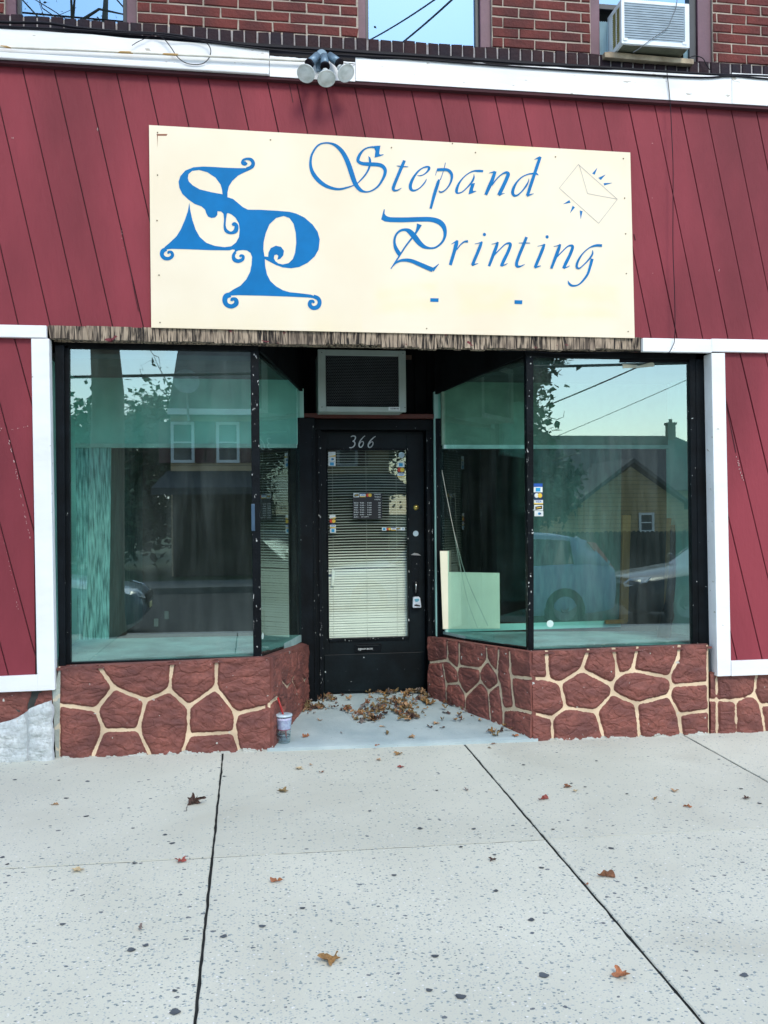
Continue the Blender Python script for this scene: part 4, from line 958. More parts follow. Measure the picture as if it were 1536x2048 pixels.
# orient: solidify must go back towards the wall
if so_.data.polygons[0].normal.y > 0:
    so_.data.flip_normals()
cL = tr(3.0118, 3.0118, 290, 240)
YL = YS-.0012
lg = MB()
outer = [(350, 280), (420, 283), (480, 287), (560, 290), (625, 289), (640, 297), (600, 315), (560, 335), (525, 368), (505, 400), (497, 435), (497, 465), (530, 475), (560, 500), (590, 525), (620, 540), (700, 541), (800, 547), (870, 553), (910, 563), (960, 587), (1010, 630), (1040, 673), (1053, 720), (1046, 780), (1022, 822), (980, 860), (930, 885), (880, 893), (830, 888), (790, 874), (750, 853), (722, 838),
         (724, 880), (735, 930), (755, 970), (790, 1002), (830, 1025), (870, 1037), (930, 1043), (1000, 1052), (1035, 1066), (1020, 1074), (980, 1069), (850, 1063), (700, 1058), (560, 1055), (512, 1058), (490, 1062), (500, 1043), (530, 1022), (575, 998), (610, 960), (633, 915), (642, 870), (645, 825), (635, 800), (615, 786), (590, 783), (562, 786), (545, 796), (537, 806), (541, 782), (528, 779), (510, 785), (400, 784), (250, 778), (160, 776), (125, 780), (112, 790), (118, 765), (150, 738), (190, 700), (215, 660), (240, 602), (258, 550), (264, 515), (267, 497),
         (272, 540), (285, 600), (305, 660), (330, 705), (370, 740), (420, 758), (480, 766), (520, 760), (548, 738), (566, 705), (570, 660), (565, 622), (545, 588), (520, 568), (500, 560), (488, 566), (478, 575), (470, 562), (458, 551), (437, 549), (436, 572), (422, 587), (400, 590), (380, 582), (369, 562), (362, 540), (340, 520), (300, 506), (260, 478), (225, 445), (207, 408), (202, 372), (213, 338), (242, 305), (290, 285)]
hole1 = [(258, 350), (262, 325), (285, 306), (325, 301), (375, 314), (425, 347), (455, 388), (464, 420), (467, 447), (400, 435), (330, 418), (288, 394), (264, 370)]
hole2 = [(720, 822), (713, 780), (715, 735), (728, 680), (750, 628), (790, 590), (835, 578), (870, 590), (895, 625), (908, 680), (911, 740), (904, 800), (890, 838), (865, 862), (830, 870), (803, 864), (785, 850), (776, 832), (780, 814), (794, 810), (803, 818), (797, 842), (815, 836), (833, 815), (837, 788), (820, 764), (788, 757), (757, 772), (744, 798), (742, 824)]
loops = [[P(*cL(*p), YL) for p in L_] for L_ in (outer, hole1, hole2)]
tri = tessellate_polygon([[Vector((p[0], p[2], 0)) for p in L_] for L_ in loops])
lg.add([p for L_ in loops for p in L_], [tuple(t) for t in tri])
for rows in ([(610, 293, 14), (640, 284, 22), (652, 262, 22), (640, 240, 20), (615, 234, 14), (592, 242, 14), (588, 258, 20), (602, 262, 26), (610, 254, 20)],
             [(130, 778, 20), (108, 788, 26), (102, 812, 24), (118, 832, 22), (145, 834, 20), (165, 818, 20), (160, 798, 18), (143, 795, 14), (140, 806, 12)],
             [(545, 795, 16), (533, 815, 18), (538, 840, 24), (562, 850, 22), (587, 840, 20), (591, 822, 18), (578, 816, 14), (570, 824, 10)],
             [(483, 562, 22), (482, 600, 12), (480, 640, 14), (490, 668, 20), (518, 680, 16), (545, 668, 26), (551, 640, 24), (538, 626, 22), (526, 634, 14)],
             [(515, 1052, 30), (488, 1062, 32), (481, 1090, 30), (495, 1115, 26), (525, 1122, 26), (550, 1105, 28), (546, 1082, 24), (526, 1078, 18), (520, 1090, 14)],
             [(1015, 1062, 22), (1042, 1075, 24), (1052, 1100, 24), (1040, 1125, 26), (1012, 1132, 24), (993, 1115, 24), (996, 1095, 22), (1012, 1092, 16), (1018, 1102, 12)]):
    ribbon(lg, rows, cL, YL, 1, .0008, 6, .0004)
lg.obj('blue_monogram', m_blue, SG)
lt = word_one = MB(); off = [0]
C1 = tr(8.084, 8.084, 610, 270); C2 = tr(9.6, 9.6, 780, 300); C3 = tr(7.68, 7.68, 900, 300); C4 = tr(7.493, 7.493, 755, 410); C5 = tr(5.486, 5.486, 940, 450)
def st_(c, rows, sm=True):
    off[0] = (off[0]+1) % 5; ribbon(lt, rows, c, YL, 1, .0005*off[0], 6, .0004, smooth=sm)
def poly(c, pts): off[0] = (off[0]+1) % 5; L_ = [P(*c(*p), YL) for p in pts]; lt.add([(p[0], p[1]-.0005*off[0], p[2]) for p in L_], [tuple(t) for t in tessellate_polygon([[Vector((p[0], p[2], 0)) for p in L_]])])
st_(C1, [(1025, 345, 5), (1045, 380, 32), (1052, 440, 38), (1045, 500, 36), (1020, 570, 30), (970, 650, 26), (900, 730, 22), (845, 782, 16), (770, 820, 18), (680, 850, 28), (560, 876, 36), (440, 860, 46), (320, 812, 58), (210, 726, 66), (130, 620, 62), (95, 520, 50), (90, 420, 40), (110, 320, 34), (170, 212, 30), (240, 150, 26), (330, 128, 24), (420, 137, 32), (500, 172, 50), (590, 255, 66), (660, 370, 74), (710, 490, 78), (750, 610, 80), (790, 730, 76), (830, 815, 68), (890, 885, 58), (950, 914, 34), (1010, 919, 24), (1090, 895, 24), (1180, 830, 30), (1245, 735, 38), (1288, 640, 50), (1294, 560, 56), (1245, 500, 62), (1160, 477, 62), (1050, 472, 62), (930, 462, 54), (865, 430, 50), (858, 385, 52), (890, 310, 44), (950, 240, 28), (1020, 205, 22), (1100, 192, 28)])
poly(C1, [(1060, 192), (1140, 176), (1220, 172), (1203, 270), (1200, 300), (1215, 318), (1270, 311), (1268, 322), (1215, 342), (1125, 366), (1138, 260), (1120, 215), (1085, 210)])
# t e p
st_(C2, [(278, 202, 54), (225, 322, 62), (150, 500, 60), (85, 660, 60), (62, 740, 62), (85, 776, 40), (140, 774, 26), (190, 750, 16), (220, 730, 6)])
st_(C2, [(125, 305, 8), (190, 312, 20), (240, 318, 22), (350, 320, 9)])
st_(C2, [(522, 485, 5), (570, 495, 20), (650, 470, 22), (720, 410, 36), (752, 350, 52), (735, 325, 38), (690, 325, 34), (620, 350, 26), (540, 410, 34), (470, 500, 44), (420, 590, 56), (392, 680, 62), (400, 745, 62), (440, 778, 42), (500, 770, 30), (570, 730, 22), (640, 660, 26), (688, 590, 20), (699, 550, 4)])
st_(C2, [(1065, 243, 14), (1040, 350, 14), (1000, 480, 13), (965, 575, 18)]); st_(C2, [(945, 565, 30), (925, 620, 58), (900, 700, 62), (850, 860, 62), (780, 1126, 48)])
st_(C2, [(905, 380, 54), (1000, 376, 56), (1090, 380, 54), (1150, 415, 58), (1185, 480, 54), (1182, 560, 44), (1150, 650, 32), (1090, 740, 24), (1020, 797, 24), (965, 808, 28), (936, 780, 10)])
st_(C2, [(872, 490, 10), (888, 430, 12), (910, 370, 16)])
# a n d
st_(C3, [(510, 325, 34), (440, 322, 38), (360, 325, 24), (280, 362, 18), (200, 430, 20), (140, 510, 32), (107, 590, 44), (102, 645, 44), (130, 662, 24), (190, 642, 18), (260, 580, 20), (330, 500, 30), (365, 430, 28), (368, 368, 4)])
poly(C3, [(345, 512), (385, 507), (355, 600), (355, 630), (400, 627), (405, 634), (350, 662), (283, 682), (300, 600), (322, 530)])
st_(C3, [(600, 355, 6), (640, 345, 16), (685, 335, 30)]); st_(C3, [(694, 328, 44), (645, 470, 56), (600, 570, 56), (548, 688, 44)])
st_(C3, [(645, 540, 20), (720, 440, 18), (800, 370, 20), (865, 345, 36), (893, 372, 54), (870, 440, 54), (820, 550, 56), (775, 640, 56), (748, 692, 48)])
st_(C3, [(755, 692, 34), (800, 674, 16), (842, 664, 5)])
st_(C3, [(1360, 388, 5), (1322, 362, 32), (1270, 362, 26), (1190, 375, 18), (1100, 420, 20), (1030, 490, 28), (983, 570, 42), (962, 645, 48), (980, 695, 42), (1030, 697, 26), (1100, 640, 20), (1170, 550, 28), (1205, 480, 16), (1211, 438, 4)])
st_(C3, [(1388, 104, 40), (1355, 195, 48), (1300, 360, 48), (1240, 540, 50), (1188, 700, 46)]); st_(C3, [(1295, 148, 5), (1335, 130, 18), (1385, 112, 34)]); st_(C3, [(1182, 706, 30), (1235, 686, 18), (1287, 670, 5)])
# P
lt = word_two = MB()
poly(C4, [(95, 64), (109, 66), (106, 130), (128, 160), (165, 177), (205, 184), (205, 257), (110, 247), (55, 216), (80, 120)])
st_(C4, [(190, 220, 73), (400, 222, 72), (640, 214, 70), (800, 217, 72), (905, 245, 78), (972, 295, 76), (1008, 370, 60), (1010, 460, 44), (980, 540, 34), (920, 605, 30), (850, 642, 28), (770, 645, 32), (690, 620, 58), (620, 560, 76), (550, 470, 82), (480, 397, 72), (420, 371, 44), (350, 382, 34), (290, 430, 32), (258, 500, 34), (256, 580, 40), (278, 655, 56), (320, 725, 60), (338, 752, 44)])
st_(C4, [(200, 957, 14), (310, 790, 24), (420, 620, 24), (520, 490, 26), (575, 415, 30), (608, 345, 52), (628, 290, 78)])
st_(C4, [(230, 922, 6), (270, 872, 26), (340, 835, 36), (430, 826, 48), (520, 842, 56), (640, 892, 62), (760, 945, 66), (828, 972, 66)]); st_(C4, [(822, 975, 58), (872, 930, 26), (917, 884, 8)])
# r
st_(C4, [(1105, 588, 6), (1150, 562, 18), (1200, 535, 30)]); st_(C4, [(1200, 530, 26), (1180, 590, 58), (1150, 700, 50), (1120, 800, 50), (1090, 900, 46)]); st_(C4, [(1188, 670, 16), (1240, 600, 18), (1300, 552, 24), (1356, 545, 38)])
def i_glyph(dx=0, dy=0):
    s = lambda r: [(x+dx, y+dy, w_) for x, y, w_ in r]
    st_(C5, s([(52, 208, 5), (90, 200, 8), (130, 188, 14)])); st_(C5, s([(130, 182, 20), (112, 230, 34), (80, 310, 34), (50, 380, 34), (26, 440, 32)])); st_(C5, s([(22, 446, 14), (60, 430, 14), (90, 422, 5)]))
    c = P(*C5(158+dx, 104+dy), YL); lt.disc((c[0], c[1]-.0005, c[2]), (0, 1, 0), 18/5.486/1806*5.9, .0004, 14)
i_glyph(); i_glyph(688, 26)
def n_glyph(dx=0, dy=0):
    s = lambda r: [(x+dx, y+dy, w_) for x, y, w_ in r]
    st_(C5, s([(235, 211, 5), (270, 204, 8), (305, 192, 14)])); st_(C5, s([(306, 186, 22), (290, 235, 34), (262, 310, 36), (208, 452, 28)])); st_(C5, s([(262, 335, 14), (330, 265, 13), (390, 210, 16), (435, 202, 28), (441, 230, 34), (410, 310, 34), (368, 395, 36), (342, 452, 30)])); st_(C5, s([(345, 450, 14), (385, 436, 12), (412, 422, 5)]))
n_glyph(); n_glyph(683, 25)
st_(C5, [(620, 132, 30), (590, 210, 34), (540, 330, 34), (512, 415, 34), (517, 450, 34), (548, 455, 18), (600, 432, 5)]); st_(C5, [(535, 198, 6), (600, 198, 11), (660, 198, 6)])
st_(C5, [(1448, 226, 29), (1380, 225, 25), (1310, 250, 13), (1240, 310, 14), (1192, 380, 24), (1170, 440, 26), (1177, 470, 24), (1205, 472, 14), (1260, 425, 13), (1310, 370, 18), (1342, 320, 20), (1345, 275, 4)])
st_(C5, [(1341, 370, 34), (1320, 450, 30), (1290, 540, 26), (1240, 610, 22), (1190, 655, 16), (1130, 667, 22), (1092, 648, 26), (1074, 610, 4)])
cR = tr(3.0118, 3.0118, 780, 260)
lt = MB()
for q in ([(243, 1013), (293, 1014), (292, 1036), (243, 1034)], [(750, 1025), (797, 1026), (796, 1049), (750, 1047)]): poly(cR, q)
lt.obj('dash_marks', m_blue, SG); word_one.obj('upper_lettering', m_blue, SG); word_two.obj('lower_lettering', m_blue, SG)
ev = MB()
def evl(p, q): ribbon(ev, [(*p, 2.6), (*q, 2.6)], cR, YL, 1, 0, 2, .0002, smooth=False)
E4 = [(1135, 207), (1370, 417), (1257, 562), (1020, 350)]
for i in range(4): evl(E4[i], E4[(i+1) % 4])
evl((1140, 211), (1190, 383)); evl((1190, 383), (1366, 416))
eo = ev.obj('envelope_outline', m_thin, SG)
ev = MB()
for q in ([(1218, 262), (1233, 269), (1250, 226)], [(1255, 288), (1270, 301), (1299, 268)], [(1287, 320), (1291, 334), (1341, 318)], [(1080, 422), (1088, 437), (1042, 447)], [(1100, 456), (1114, 466), (1084, 502)], [(1143, 485), (1160, 489), (1149, 538)]):
    L_ = [P(*cR(*p), YL) for p in q]; MB().add(L_, [(0, 1, 2)]).obj('motion_spike', m_blue, SG)
sc_ = MB()
for (x, y) in ((315, 265), (541, 279.5), (783, 295), (905, 287), (951, 305), (1111, 313.5), (1247, 317), (1249.5, 396), (1251.5, 467.5), (1253, 547), (1256.5, 663), (853.5, 657), (320, 645), (318, 550), (314, 441), (315, 350)):
    sc_.disc(P(x, y, YS-.003), (0, 1, 0), .0042, .003, 8)
sc_.obj('screws', m_screw, SG)
rs2 = MB(); rs2.px([(313, 268), (335, 268), (333, 271.5), (314, 271.5)], YS-.0006, .0004); rs2.px([(314, 271), (315.5, 271), (315, 295)], YS-.0006, .0004); rs2.obj('rust_stain', mat('rust_brown', (.32, .12, .06), .8), SG)

# ================================================================== recessed air conditioner above the door
ya = .76
A = thing('through_wall_air_conditioner', 'dull grey air conditioner with dark mesh front in the recess above the door', 'air conditioner', P(725, 828, ya))
fx0, fx1 = P(636, 760, ya)[0], P(812, 760, ya)[0]; fz0, fz1 = P(725, 823.5, ya)[2], P(725, 700, ya)[2]
m = MB(); bx = .055
m.box(fx0, fx0+bx, ya, ya+.03, fz0, fz1); m.box(fx1-bx*.95, fx1, ya, ya+.03, fz0, fz1); m.box(fx0+bx, fx1-bx*.95, ya, ya+.03, fz1-.04, fz1); m.box(fx0+bx, fx1-bx*.95, ya, ya+.03, fz0, fz0+.036)
m.obj('front_frame', m_acframe, A, bevel=.003)
MB().box(fx0+.012, fx1-.012, ya+.031, 1.17, fz0+.004, fz1-.004).obj('casing', m_acframe, A, bevel=.004)
MB().box(fx0+bx, fx1-bx*.95, ya+.022, ya+.0305, fz0+.036, fz1-.04).obj('dark_core', m_grilledark, A)
m = MB(); gx_0, gx_1, gz_0, gz_1 = fx0+bx, fx1-bx*.95, fz0+.036, fz1-.04
nx, nz_ = 34, 34; dx = (gx_1-gx_0)/nx; dzz = (gz_1-gz_0)/nz_
for r_ in range(nz_+1):     # expanded-metal mesh: zigzag wires
    pts = [(gx_0+dx*k/1.0*.5, ya+.016, min(gz_1, max(gz_0, gz_0+dzz*(r_+(.45 if (k+r_) % 2 else 0))))) for k in range(nx*2+1)]
    k0 = len(m.v)
    for p in pts: m.v += [(p[0], p[1], p[2]-.0013), (p[0], p[1]-.002, p[2]+.0013)]
    for k in range(len(pts)-1): a_ = k0+2*k; m.f.append((a_, a_+2, a_+3, a_+1))
m.obj('mesh_grille', m_mesh, A)
m = MB().pq(777, 814, 800, 821, ya-.0015, .001); bd = m.obj('badge_plate', m_stkwhite, A); text_mb('KENMORE', P(789.5, 817.6, ya-.003), .011, bold=.02, width=.062).obj('badge_lettering', m_stkblack, bd)
m = MB()
for x, y in ((643.5, 705), (806, 706.5), (644, 814), (810, 815)): m.disc(P(x, y, ya-.002), (0, 1, 0), .0035, .002, 8)
m.obj('screws', m_grilledark, A)

# ================================================================== window air conditioner upstairs
yu = -.13
U_ = thing('window_air_conditioner', 'white window air conditioner with blue-grey louvres sitting in the upper right window', 'air conditioner', P(1310, 100, yu))
ux0, ux1 = P(1243, 60, yu)[0], P(1379, 60, yu)[0]; uz0 = P(1310, 91, yu)[2]; uz1 = uz0+.285
m = MB(); bb = .028
m.box(ux0, ux0+bb*.75, yu, yu+.02, uz0, uz1); m.box(ux1-bb*1.1, ux1, yu, yu+.02, uz0, uz1); m.box(ux0+bb*.75, ux1-bb*1.1, yu, yu+.02, uz1-.022, uz1); m.box(ux0+bb*.75, ux1-bb*1.1, yu, yu+.02, uz0, uz0+bb)
m.box(ux0+.01, ux0+.04, yu-.004, yu, uz0+bb*.6, uz0+bb*1.3); m.box(ux1-.05, ux1-.02, yu-.004, yu, uz0+bb*.6, uz0+bb*1.3)
m.obj('front_frame', m_acwhite, U_, bevel=.003)
m = MB(); n_ = 15
for k in range(n_):
    z = uz0+bb+(uz1-.022-uz0-bb)*(k+.5)/n_; hh = .0075
    m.prism([(ux0+bb*.75, yu+.006, z-hh), (ux0+bb*.75, yu+.002, z+hh*.3), (ux0+bb*.75, yu+.014, z+hh), (ux0+bb*.75, yu+.018, z-hh*.2)], (ux1-ux0-bb*1.85, 0, 0))
m.obj('louvres', m_acslat, U_)
m = MB(); m.box(ux0+.02, ux1-.02, yu+.021, .20, uz0+.012, uz1-.01); m.obj('casing', m_grilledark, U_)
m = MB()  # side with slots
m.box(ux0+.002, ux0+.018, yu+.021, .10, uz0, uz0+.03); m.box(ux0+.002, ux0+.018, yu+.021, .10, uz1-.03, uz1); m.box(ux0+.002, ux0+.018, yu+.021, yu+.035, uz0+.03, uz1-.03); m.box(ux0+.002, ux0+.018, yu+.085, yu+.097, uz0+.03, uz1-.03); m.box(ux0+.002, ux0+.018, yu+.15, .10, uz0+.03, uz1-.03)
m.obj('side_panel', m_acwhite, U_)
m = MB()
for k in range(16): z = uz0+.035+(uz1-uz0-.07)*k/15; m.box(ux0+.004, ux0+.016, yu+.035, yu+.085, z, z+.007); m.box(ux0+.004, ux0+.016, yu+.097, yu+.15, z, z+.007)
m.obj('side_fins', m_yellowfin, U_)
m = MB(); m.box(ux0+.018, ux1-.002, yu+.021, .12, uz0+.001, uz0+.011); m.obj('base_pan', mat('drab_base', (.13, .14, .10), .7, bump=.3), U_)  # underside in a darker drab than the white casing
m = MB(); m.px([(1209, 104), (1220, 103), (1388, 118), (1388, 128), (1210, 114)], -.035, .05); m.obj('support_board', mat('weathered_pale_board', (.50, .42, .30), .85, bump=.5, c2=(.30, .24, .17), scale=12), U_, bevel=.003)
def cable(rows, r, label, cat='cable', name='cable', m=m_cable, sub=6):
    mb = MB(); mb.tube(crom([P(*q) if len(q) == 3 else q for q in rows], sub), r, 7); return mb.obj(name, m, label=label, cat=cat, smooth=True)
cable([(1355, -10, -.135), (1352, 15, -.138), (1344, 35, -.138), (1335, 55, -.138), (1318, 68, -.138), (1298, 82, -.14), (1280, 96, -.13), (1266, 105, -.115)], .0025, 'thin grey cord draped over the front of the upstairs air conditioner', 'cord', 'power_cord', mat('grey_cord', (.12, .14, .16), .5))
# ------------------------------------------------------------------ cables along the fascia
def run(y0, pts, r, label, yy):
    cable([(x, y, yy) for x, y in pts], r, label)
run(0, [(-330, 12), (-100, 32), (0, 44), (90, 46), (160, 56), (250, 64), (330, 68), (400, 78), (470, 88), (540, 94), (620, 98), (700, 104), (760, 108), (850, 113), (950, 120), (1060, 128), (1160, 133), (1260, 139), (1340, 144), (1430, 149), (1540, 153), (1700, 162), (1900, 175)], .0085, 'thick black cable running the whole length of the white fascia top', -.048)
run(0, [(-330, 22), (-100, 42), (0, 52), (120, 58), (240, 66), (320, 70), (420, 84), (520, 97), (600, 105), (700, 111), (800, 116), (930, 126), (1100, 138), (1250, 147), (1400, 155), (1465, 152), (1540, 158), (1800, 175)], .006, 'thinner black cable lying just below the thick fascia cable', -.058)
run(0, [(318, 72), (345, 76), (380, 76), (410, 84), (421, 98), (419, 114), (408, 126), (392, 129), (372, 126), (355, 114), (342, 95), (330, 80), (318, 71), (308, 68)], .0028, 'thin black cable loop hanging over the left part of the fascia', -.075)
run(0, [(306, 68), (292, 76), (275, 84), (264, 91)], .0022, 'short wire end sticking out beside the cable loop on the fascia', -.07)
run(0, [(1334, 146), (1338, 180), (1341, 215), (1343, 260), (1346, 330), (1346, 420), (1346, 500), (1349, 580), (1350, 640), (1349, 680), (1345, 693), (1339, 704), (1334, 706)], .0026, 'thin grey wire hanging down the right siding to the white ledge', -.06)
run(0, [(1371, 124), (1380, 115), (1392, 112), (1406, 117), (1412, 128), (1420, 140)], .003, 'short pale cable arching off the sill below the upstairs air conditioner', -.02)
run(0, [(1000, 690+12), (1050, 702), (1120, 707), (1180, 706), (1260, 703), (1285, 703)], .003, 'thin cable sagging under the timber lintel at the right window', .03)
cable([(-330, 66, -.075), (0, 93, -.075), (150, 100, -.075), (300, 107, -.075), (450, 114, -.075), (545, 119, -.075), (612, 122, -.075)], .0075, 'pale rusty conduit pipe fixed along the left fascia to the floodlight', 'conduit', 'conduit_pipe', m_conduit)
cable([(686, 126, -.07), (700, 127, -.066), (710, 128, -.055)], .0022, 'tiny black wire stub to the right of the floodlight', 'wire', 'wire_stub')
# ------------------------------------------------------------------ floodlight
cf = P(643, 112, -.06)
FLT = thing('floodlight', 'triple floodlight with blue-grey sockets and three frosted lamps on the fascia', 'light', (cf[0], -.05, cf[2]))
m = MB(); m.lathe([(.0001, -.035), (.03, -.035), (.036, -.028), (.036, 0.008)], (cf[0], -.05, cf[2]-.002), (0, 1, 0), 20); m.px([(628, 112), (650, 112), (646, 142), (633, 142)], -.062, .012)
m.obj('junction_box', m_lampgrey, FLT, bevel=.002, smooth=False)
for i, (a0, a1, c1, face) in enumerate([((635, 112), (619, 127), (612, 147), (-.30, -.70, -.65)), ((648, 113), (650, 132), (653, 157), (.05, -.60, -.80)), ((659, 112), (678, 126), (692, 146), (.42, -.66, -.60))]):
    p0, p1 = Vector(P(*a0, -.09)), Vector(P(*a1, -.135)); 
    pc = Vector(P(*c1, -.185)); ax = (pc-p1).normalized(); fv = Vector(face).normalized(); ax = (ax*.35+fv*.65).normalized()
    m = MB(); m.tube([p0, p1], [.025, .027], 18); sck = m.obj('lamp_socket', m_lampgrey, FLT, smooth=True)
    m = MB(); m.tube([p1-(p1-p0).normalized()*.004, p1+(p1-p0).normalized()*.008], [.0295, .0295], 18); m.obj('socket_gasket', m_cable, sck)
    m = MB(); m.lathe([(r_*1.22, h_*1.1) for r_, h_ in [(.016, -.072), (.018, -.055), (.028, -.035), (.040, -.014), (.0455, -.002), (.0455, .003), (.0435, .0035), (.042, .002), (.03, .006), (.015, .0075), (.0001, .008)]], pc, ax, 28)
    m.obj('lamp_bulb', m_lens, FLT, smooth=True)

# ================================================================== cup
cb = AG(561, 1486); cb = np.array([cb[0]+.022, cb[1], alc_z(cb[0], cb[1])])
ck = lambda L: [(a*1.25, b*1.38) for a, b in L]
CU = thing('plastic_cup', 'clear plastic cup with printed wrapper and red straw by the left stone corner', 'cup', cb)
m = MB(); m.lathe(ck([(.0001, .004), (.029, .004), (.029, .0), (.031, .002), (.037, .07), (.0395, .118), (.0425, .121), (.0425, .124), (.0395, .124)]), cb, (0, 0, 1), 28); m.obj('cup_wall', m_cup, CU, smooth=True)
m = MB(); m.lathe(ck([(.0345, .062), (.0398, .115)]), cb, (0, 0, 1), 28); wrp = m.obj('printed_wrapper', mat('lilac_white_print', (.62, .64, .80), .4, c2=(.42, .40, .62), scale=60), CU, smooth=True)
m = MB(); m.lathe(ck([(.0346, .060), (.0350, .064)]), cb, (0, 0, 1), 28); m.obj('pink_band', mat('magenta_print', (.45, .05, .16), .4), wrp)
m = MB(); m.lathe(ck([(.0312, .028), (.0318, .034)]), cb, (0, 0, 1), 28); m.obj('drink_line', mat('dark_liquid_line', (.02, .05, .07), .3), CU)
m = MB(); m.lathe(ck([(.0432, .121), (.0432, .128), (.038, .130), (.010, .128), (.0001, .128)]), cb, (0, 0, 1), 28); m.obj('lid', mat('frosted_lid', (.55, .68, .76), .25), CU, smooth=True)
m = MB(); c3 = Vector(cb); m.tube([c3+Vector((.012, 0, .02))*1.3, c3+Vector((-.002, .0, .13))*1.3, c3+Vector((-.012, .005, .165))*1.3, c3+Vector((-.028, .012, .215))*1.3], .0062, 10); m.obj('straw', mat('red_straw', (.42, .02, .02), .4), CU, smooth=True)

# ================================================================== leaves
LEAFM = {}
for k, c in dict(tan=(.42, .26, .14), brown=(.20, .085, .04), dark=(.07, .035, .025), orange=(.34, .13, .055), red=(.28, .06, .045), olive=(.20, .14, .06), pale=(.50, .40, .24), grey=(.22, .18, .16), gold=(.30, .17, .06)).items():
    LEAFM[k] = mat('leaf_'+k, c, .7, var=.35, scale=60, bump=.3, bscale=120)
def leaf_mb(mb, pos, size, rot, kind='maple', curl=.3, seed=0, tilt=0.):
    r = random.Random(seed); lob = {'maple': 5, 'oak': 7, 'oval': 0, 'star': 5}[kind]; N = 40
    k = len(mb.v); rings = (0, .45, .75, 1.0); rot3 = Matrix.Rotation(rot, 3, 'Z') @ Matrix.Rotation(tilt, 3, 'X')
    ph = r.random()*6
    for ri, q in enumerate(rings):
        for j in range(N):
            th = 2*math.pi*j/N
            if kind == 'oval': R_ = .42+.1*math.cos(2*th)+.45*abs(math.cos(th))**3*.6
            else: R_ = (.52 if kind == 'maple' else .42)+(.40 if kind != 'oak' else .22)*max(0, math.cos(lob*th/1.0))**1.1+.04*math.sin(9*th+ph)
            if kind in ('maple', 'oak'): R_ *= .78+.3*abs(math.cos(th*.5))
            rad = R_*q*size/2
            x, y = rad*math.cos(th)*(1.0 if kind != 'oval' else 1.15), rad*math.sin(th)*(1. if kind != 'oval' else .62)
            z = curl*size*(.35*(q**2)*(.6+.6*math.sin(2*th+ph))+.12*math.sin(5*th+ph*2)*q)+.003
            mb.v.append(tuple(Vector(pos)+rot3 @ Vector((x, y, max(z, .001) if tilt == 0 else z))))
    for ri in range(3):
        for j in range(N): a_ = k+ri*N+j; b_ = k+ri*N+(j+1) % N; mb.f.append((a_, b_, b_+N, a_+N))
LV = [  # px, py, size px-ish metres, colour, kind, curl, label
 (110, 1611, .045, 'tan', 'oval', .5, 'small tan leaf alone on the left sidewalk slab below the white stones'),
 (388, 1609, .125, 'dark', 'oak', .75, 'large crumpled dark brown leaf with upright tip left of the near-left joint'),
 (598, 1538, .075, 'pale', 'star', .15, 'flat pale star leaf on the slab just below the doorway step'),
 (622, 1531, .04, 'tan', 'oval', .3, 'little tan leaf touching the pale star leaf below the doorway'),
 (643, 1546, .045, 'brown', 'oval', .4, 'small brown leaf fragment right of the pale star leaf'),
 (566, 1584, .075, 'olive', 'maple', .4, 'olive brown curled leaf to the right of the near-left joint'),
 (797, 1509, .07, 'gold', 'maple', .35, 'golden brown leaf just below the step in front of the door'),
 (802, 1535, .06, 'red', 'star', .25, 'thin reddish leaf below the golden one in front of the door'),
 (758, 1521, .05, 'tan', 'star', .3, 'tan leaf scrap left of the golden leaf below the step'),
 (155, 1742, .075, 'pale', 'star', .2, 'pale yellow star-shaped leaf under the long cross joint at left'),
 (362, 1723, .065, 'red', 'maple', .4, 'reddish leaf under the cross joint near the left long joint'),
 (553, 1765, .06, 'orange', 'oval', .6, 'narrow orange-red leaf right of the long left joint'),
 (281, 1857, .055, 'grey', 'oval', .4, 'grey brown leaf in the middle of the lower left slab'),
 (662, 1922, .095, 'gold', 'maple', .5, 'large golden curled leaf nearest the bottom middle of the photo'),
 (933, 1581, .055, 'grey', 'oval', .4, 'grey brown leaf beside the diagonal joint right of the middle'),
 (1087, 1600, .075, 'red', 'oval', .6, 'dark red-brown rolled leaf on the right slab'),
 (1136, 1575, .06, 'brown', 'maple', .4, 'brown leaf with a pale twin beside it on the right slab'),
 (1152, 1583, .055, 'pale', 'oval', .3, 'pale half leaf touching a brown leaf on the right slab'),
 (1349, 1583, .055, 'tan', 'maple', .4, 'pinkish tan leaf below the right stone wall'),
 (1311, 1598, .055, 'gold', 'oval', .3, 'slim golden leaf left of the pinkish tan leaf at right'),
 (1375, 1615, .05, 'orange', 'oval', .5, 'pale orange leaf lowest of the three at the right'),
 (1493, 1598, .05, 'dark', 'maple', .4, 'dark leaf close to the right edge of the photo'),
 (1212, 1755, .085, 'brown', 'oval', .7, 'large brown cupped leaf right of the diagonal joint'),
 (985, 1721, .05, 'dark', 'star', .4, 'small blackish leaf below the cross joint left of the diagonal joint'),
 (1243, 1953, .075, 'orange', 'maple', .5, 'orange brown leaf low in the photo left of the diagonal joint'),
 (930, 1484, .07, 'orange', 'maple', .5, 'orange leaf standing at the top end of the diagonal joint'),
 (988, 1489, .05, 'brown', 'oval', .3, 'slim brown leaf at the foot of the right stone corner'),
 (979, 1497, .04, 'olive', 'oval', .3, 'small olive leaf just below the right stone corner'),
 (1173, 1771, .03, 'orange', 'oval', .3, 'tiny orange leaf scrap stuck in the diagonal joint'),
]
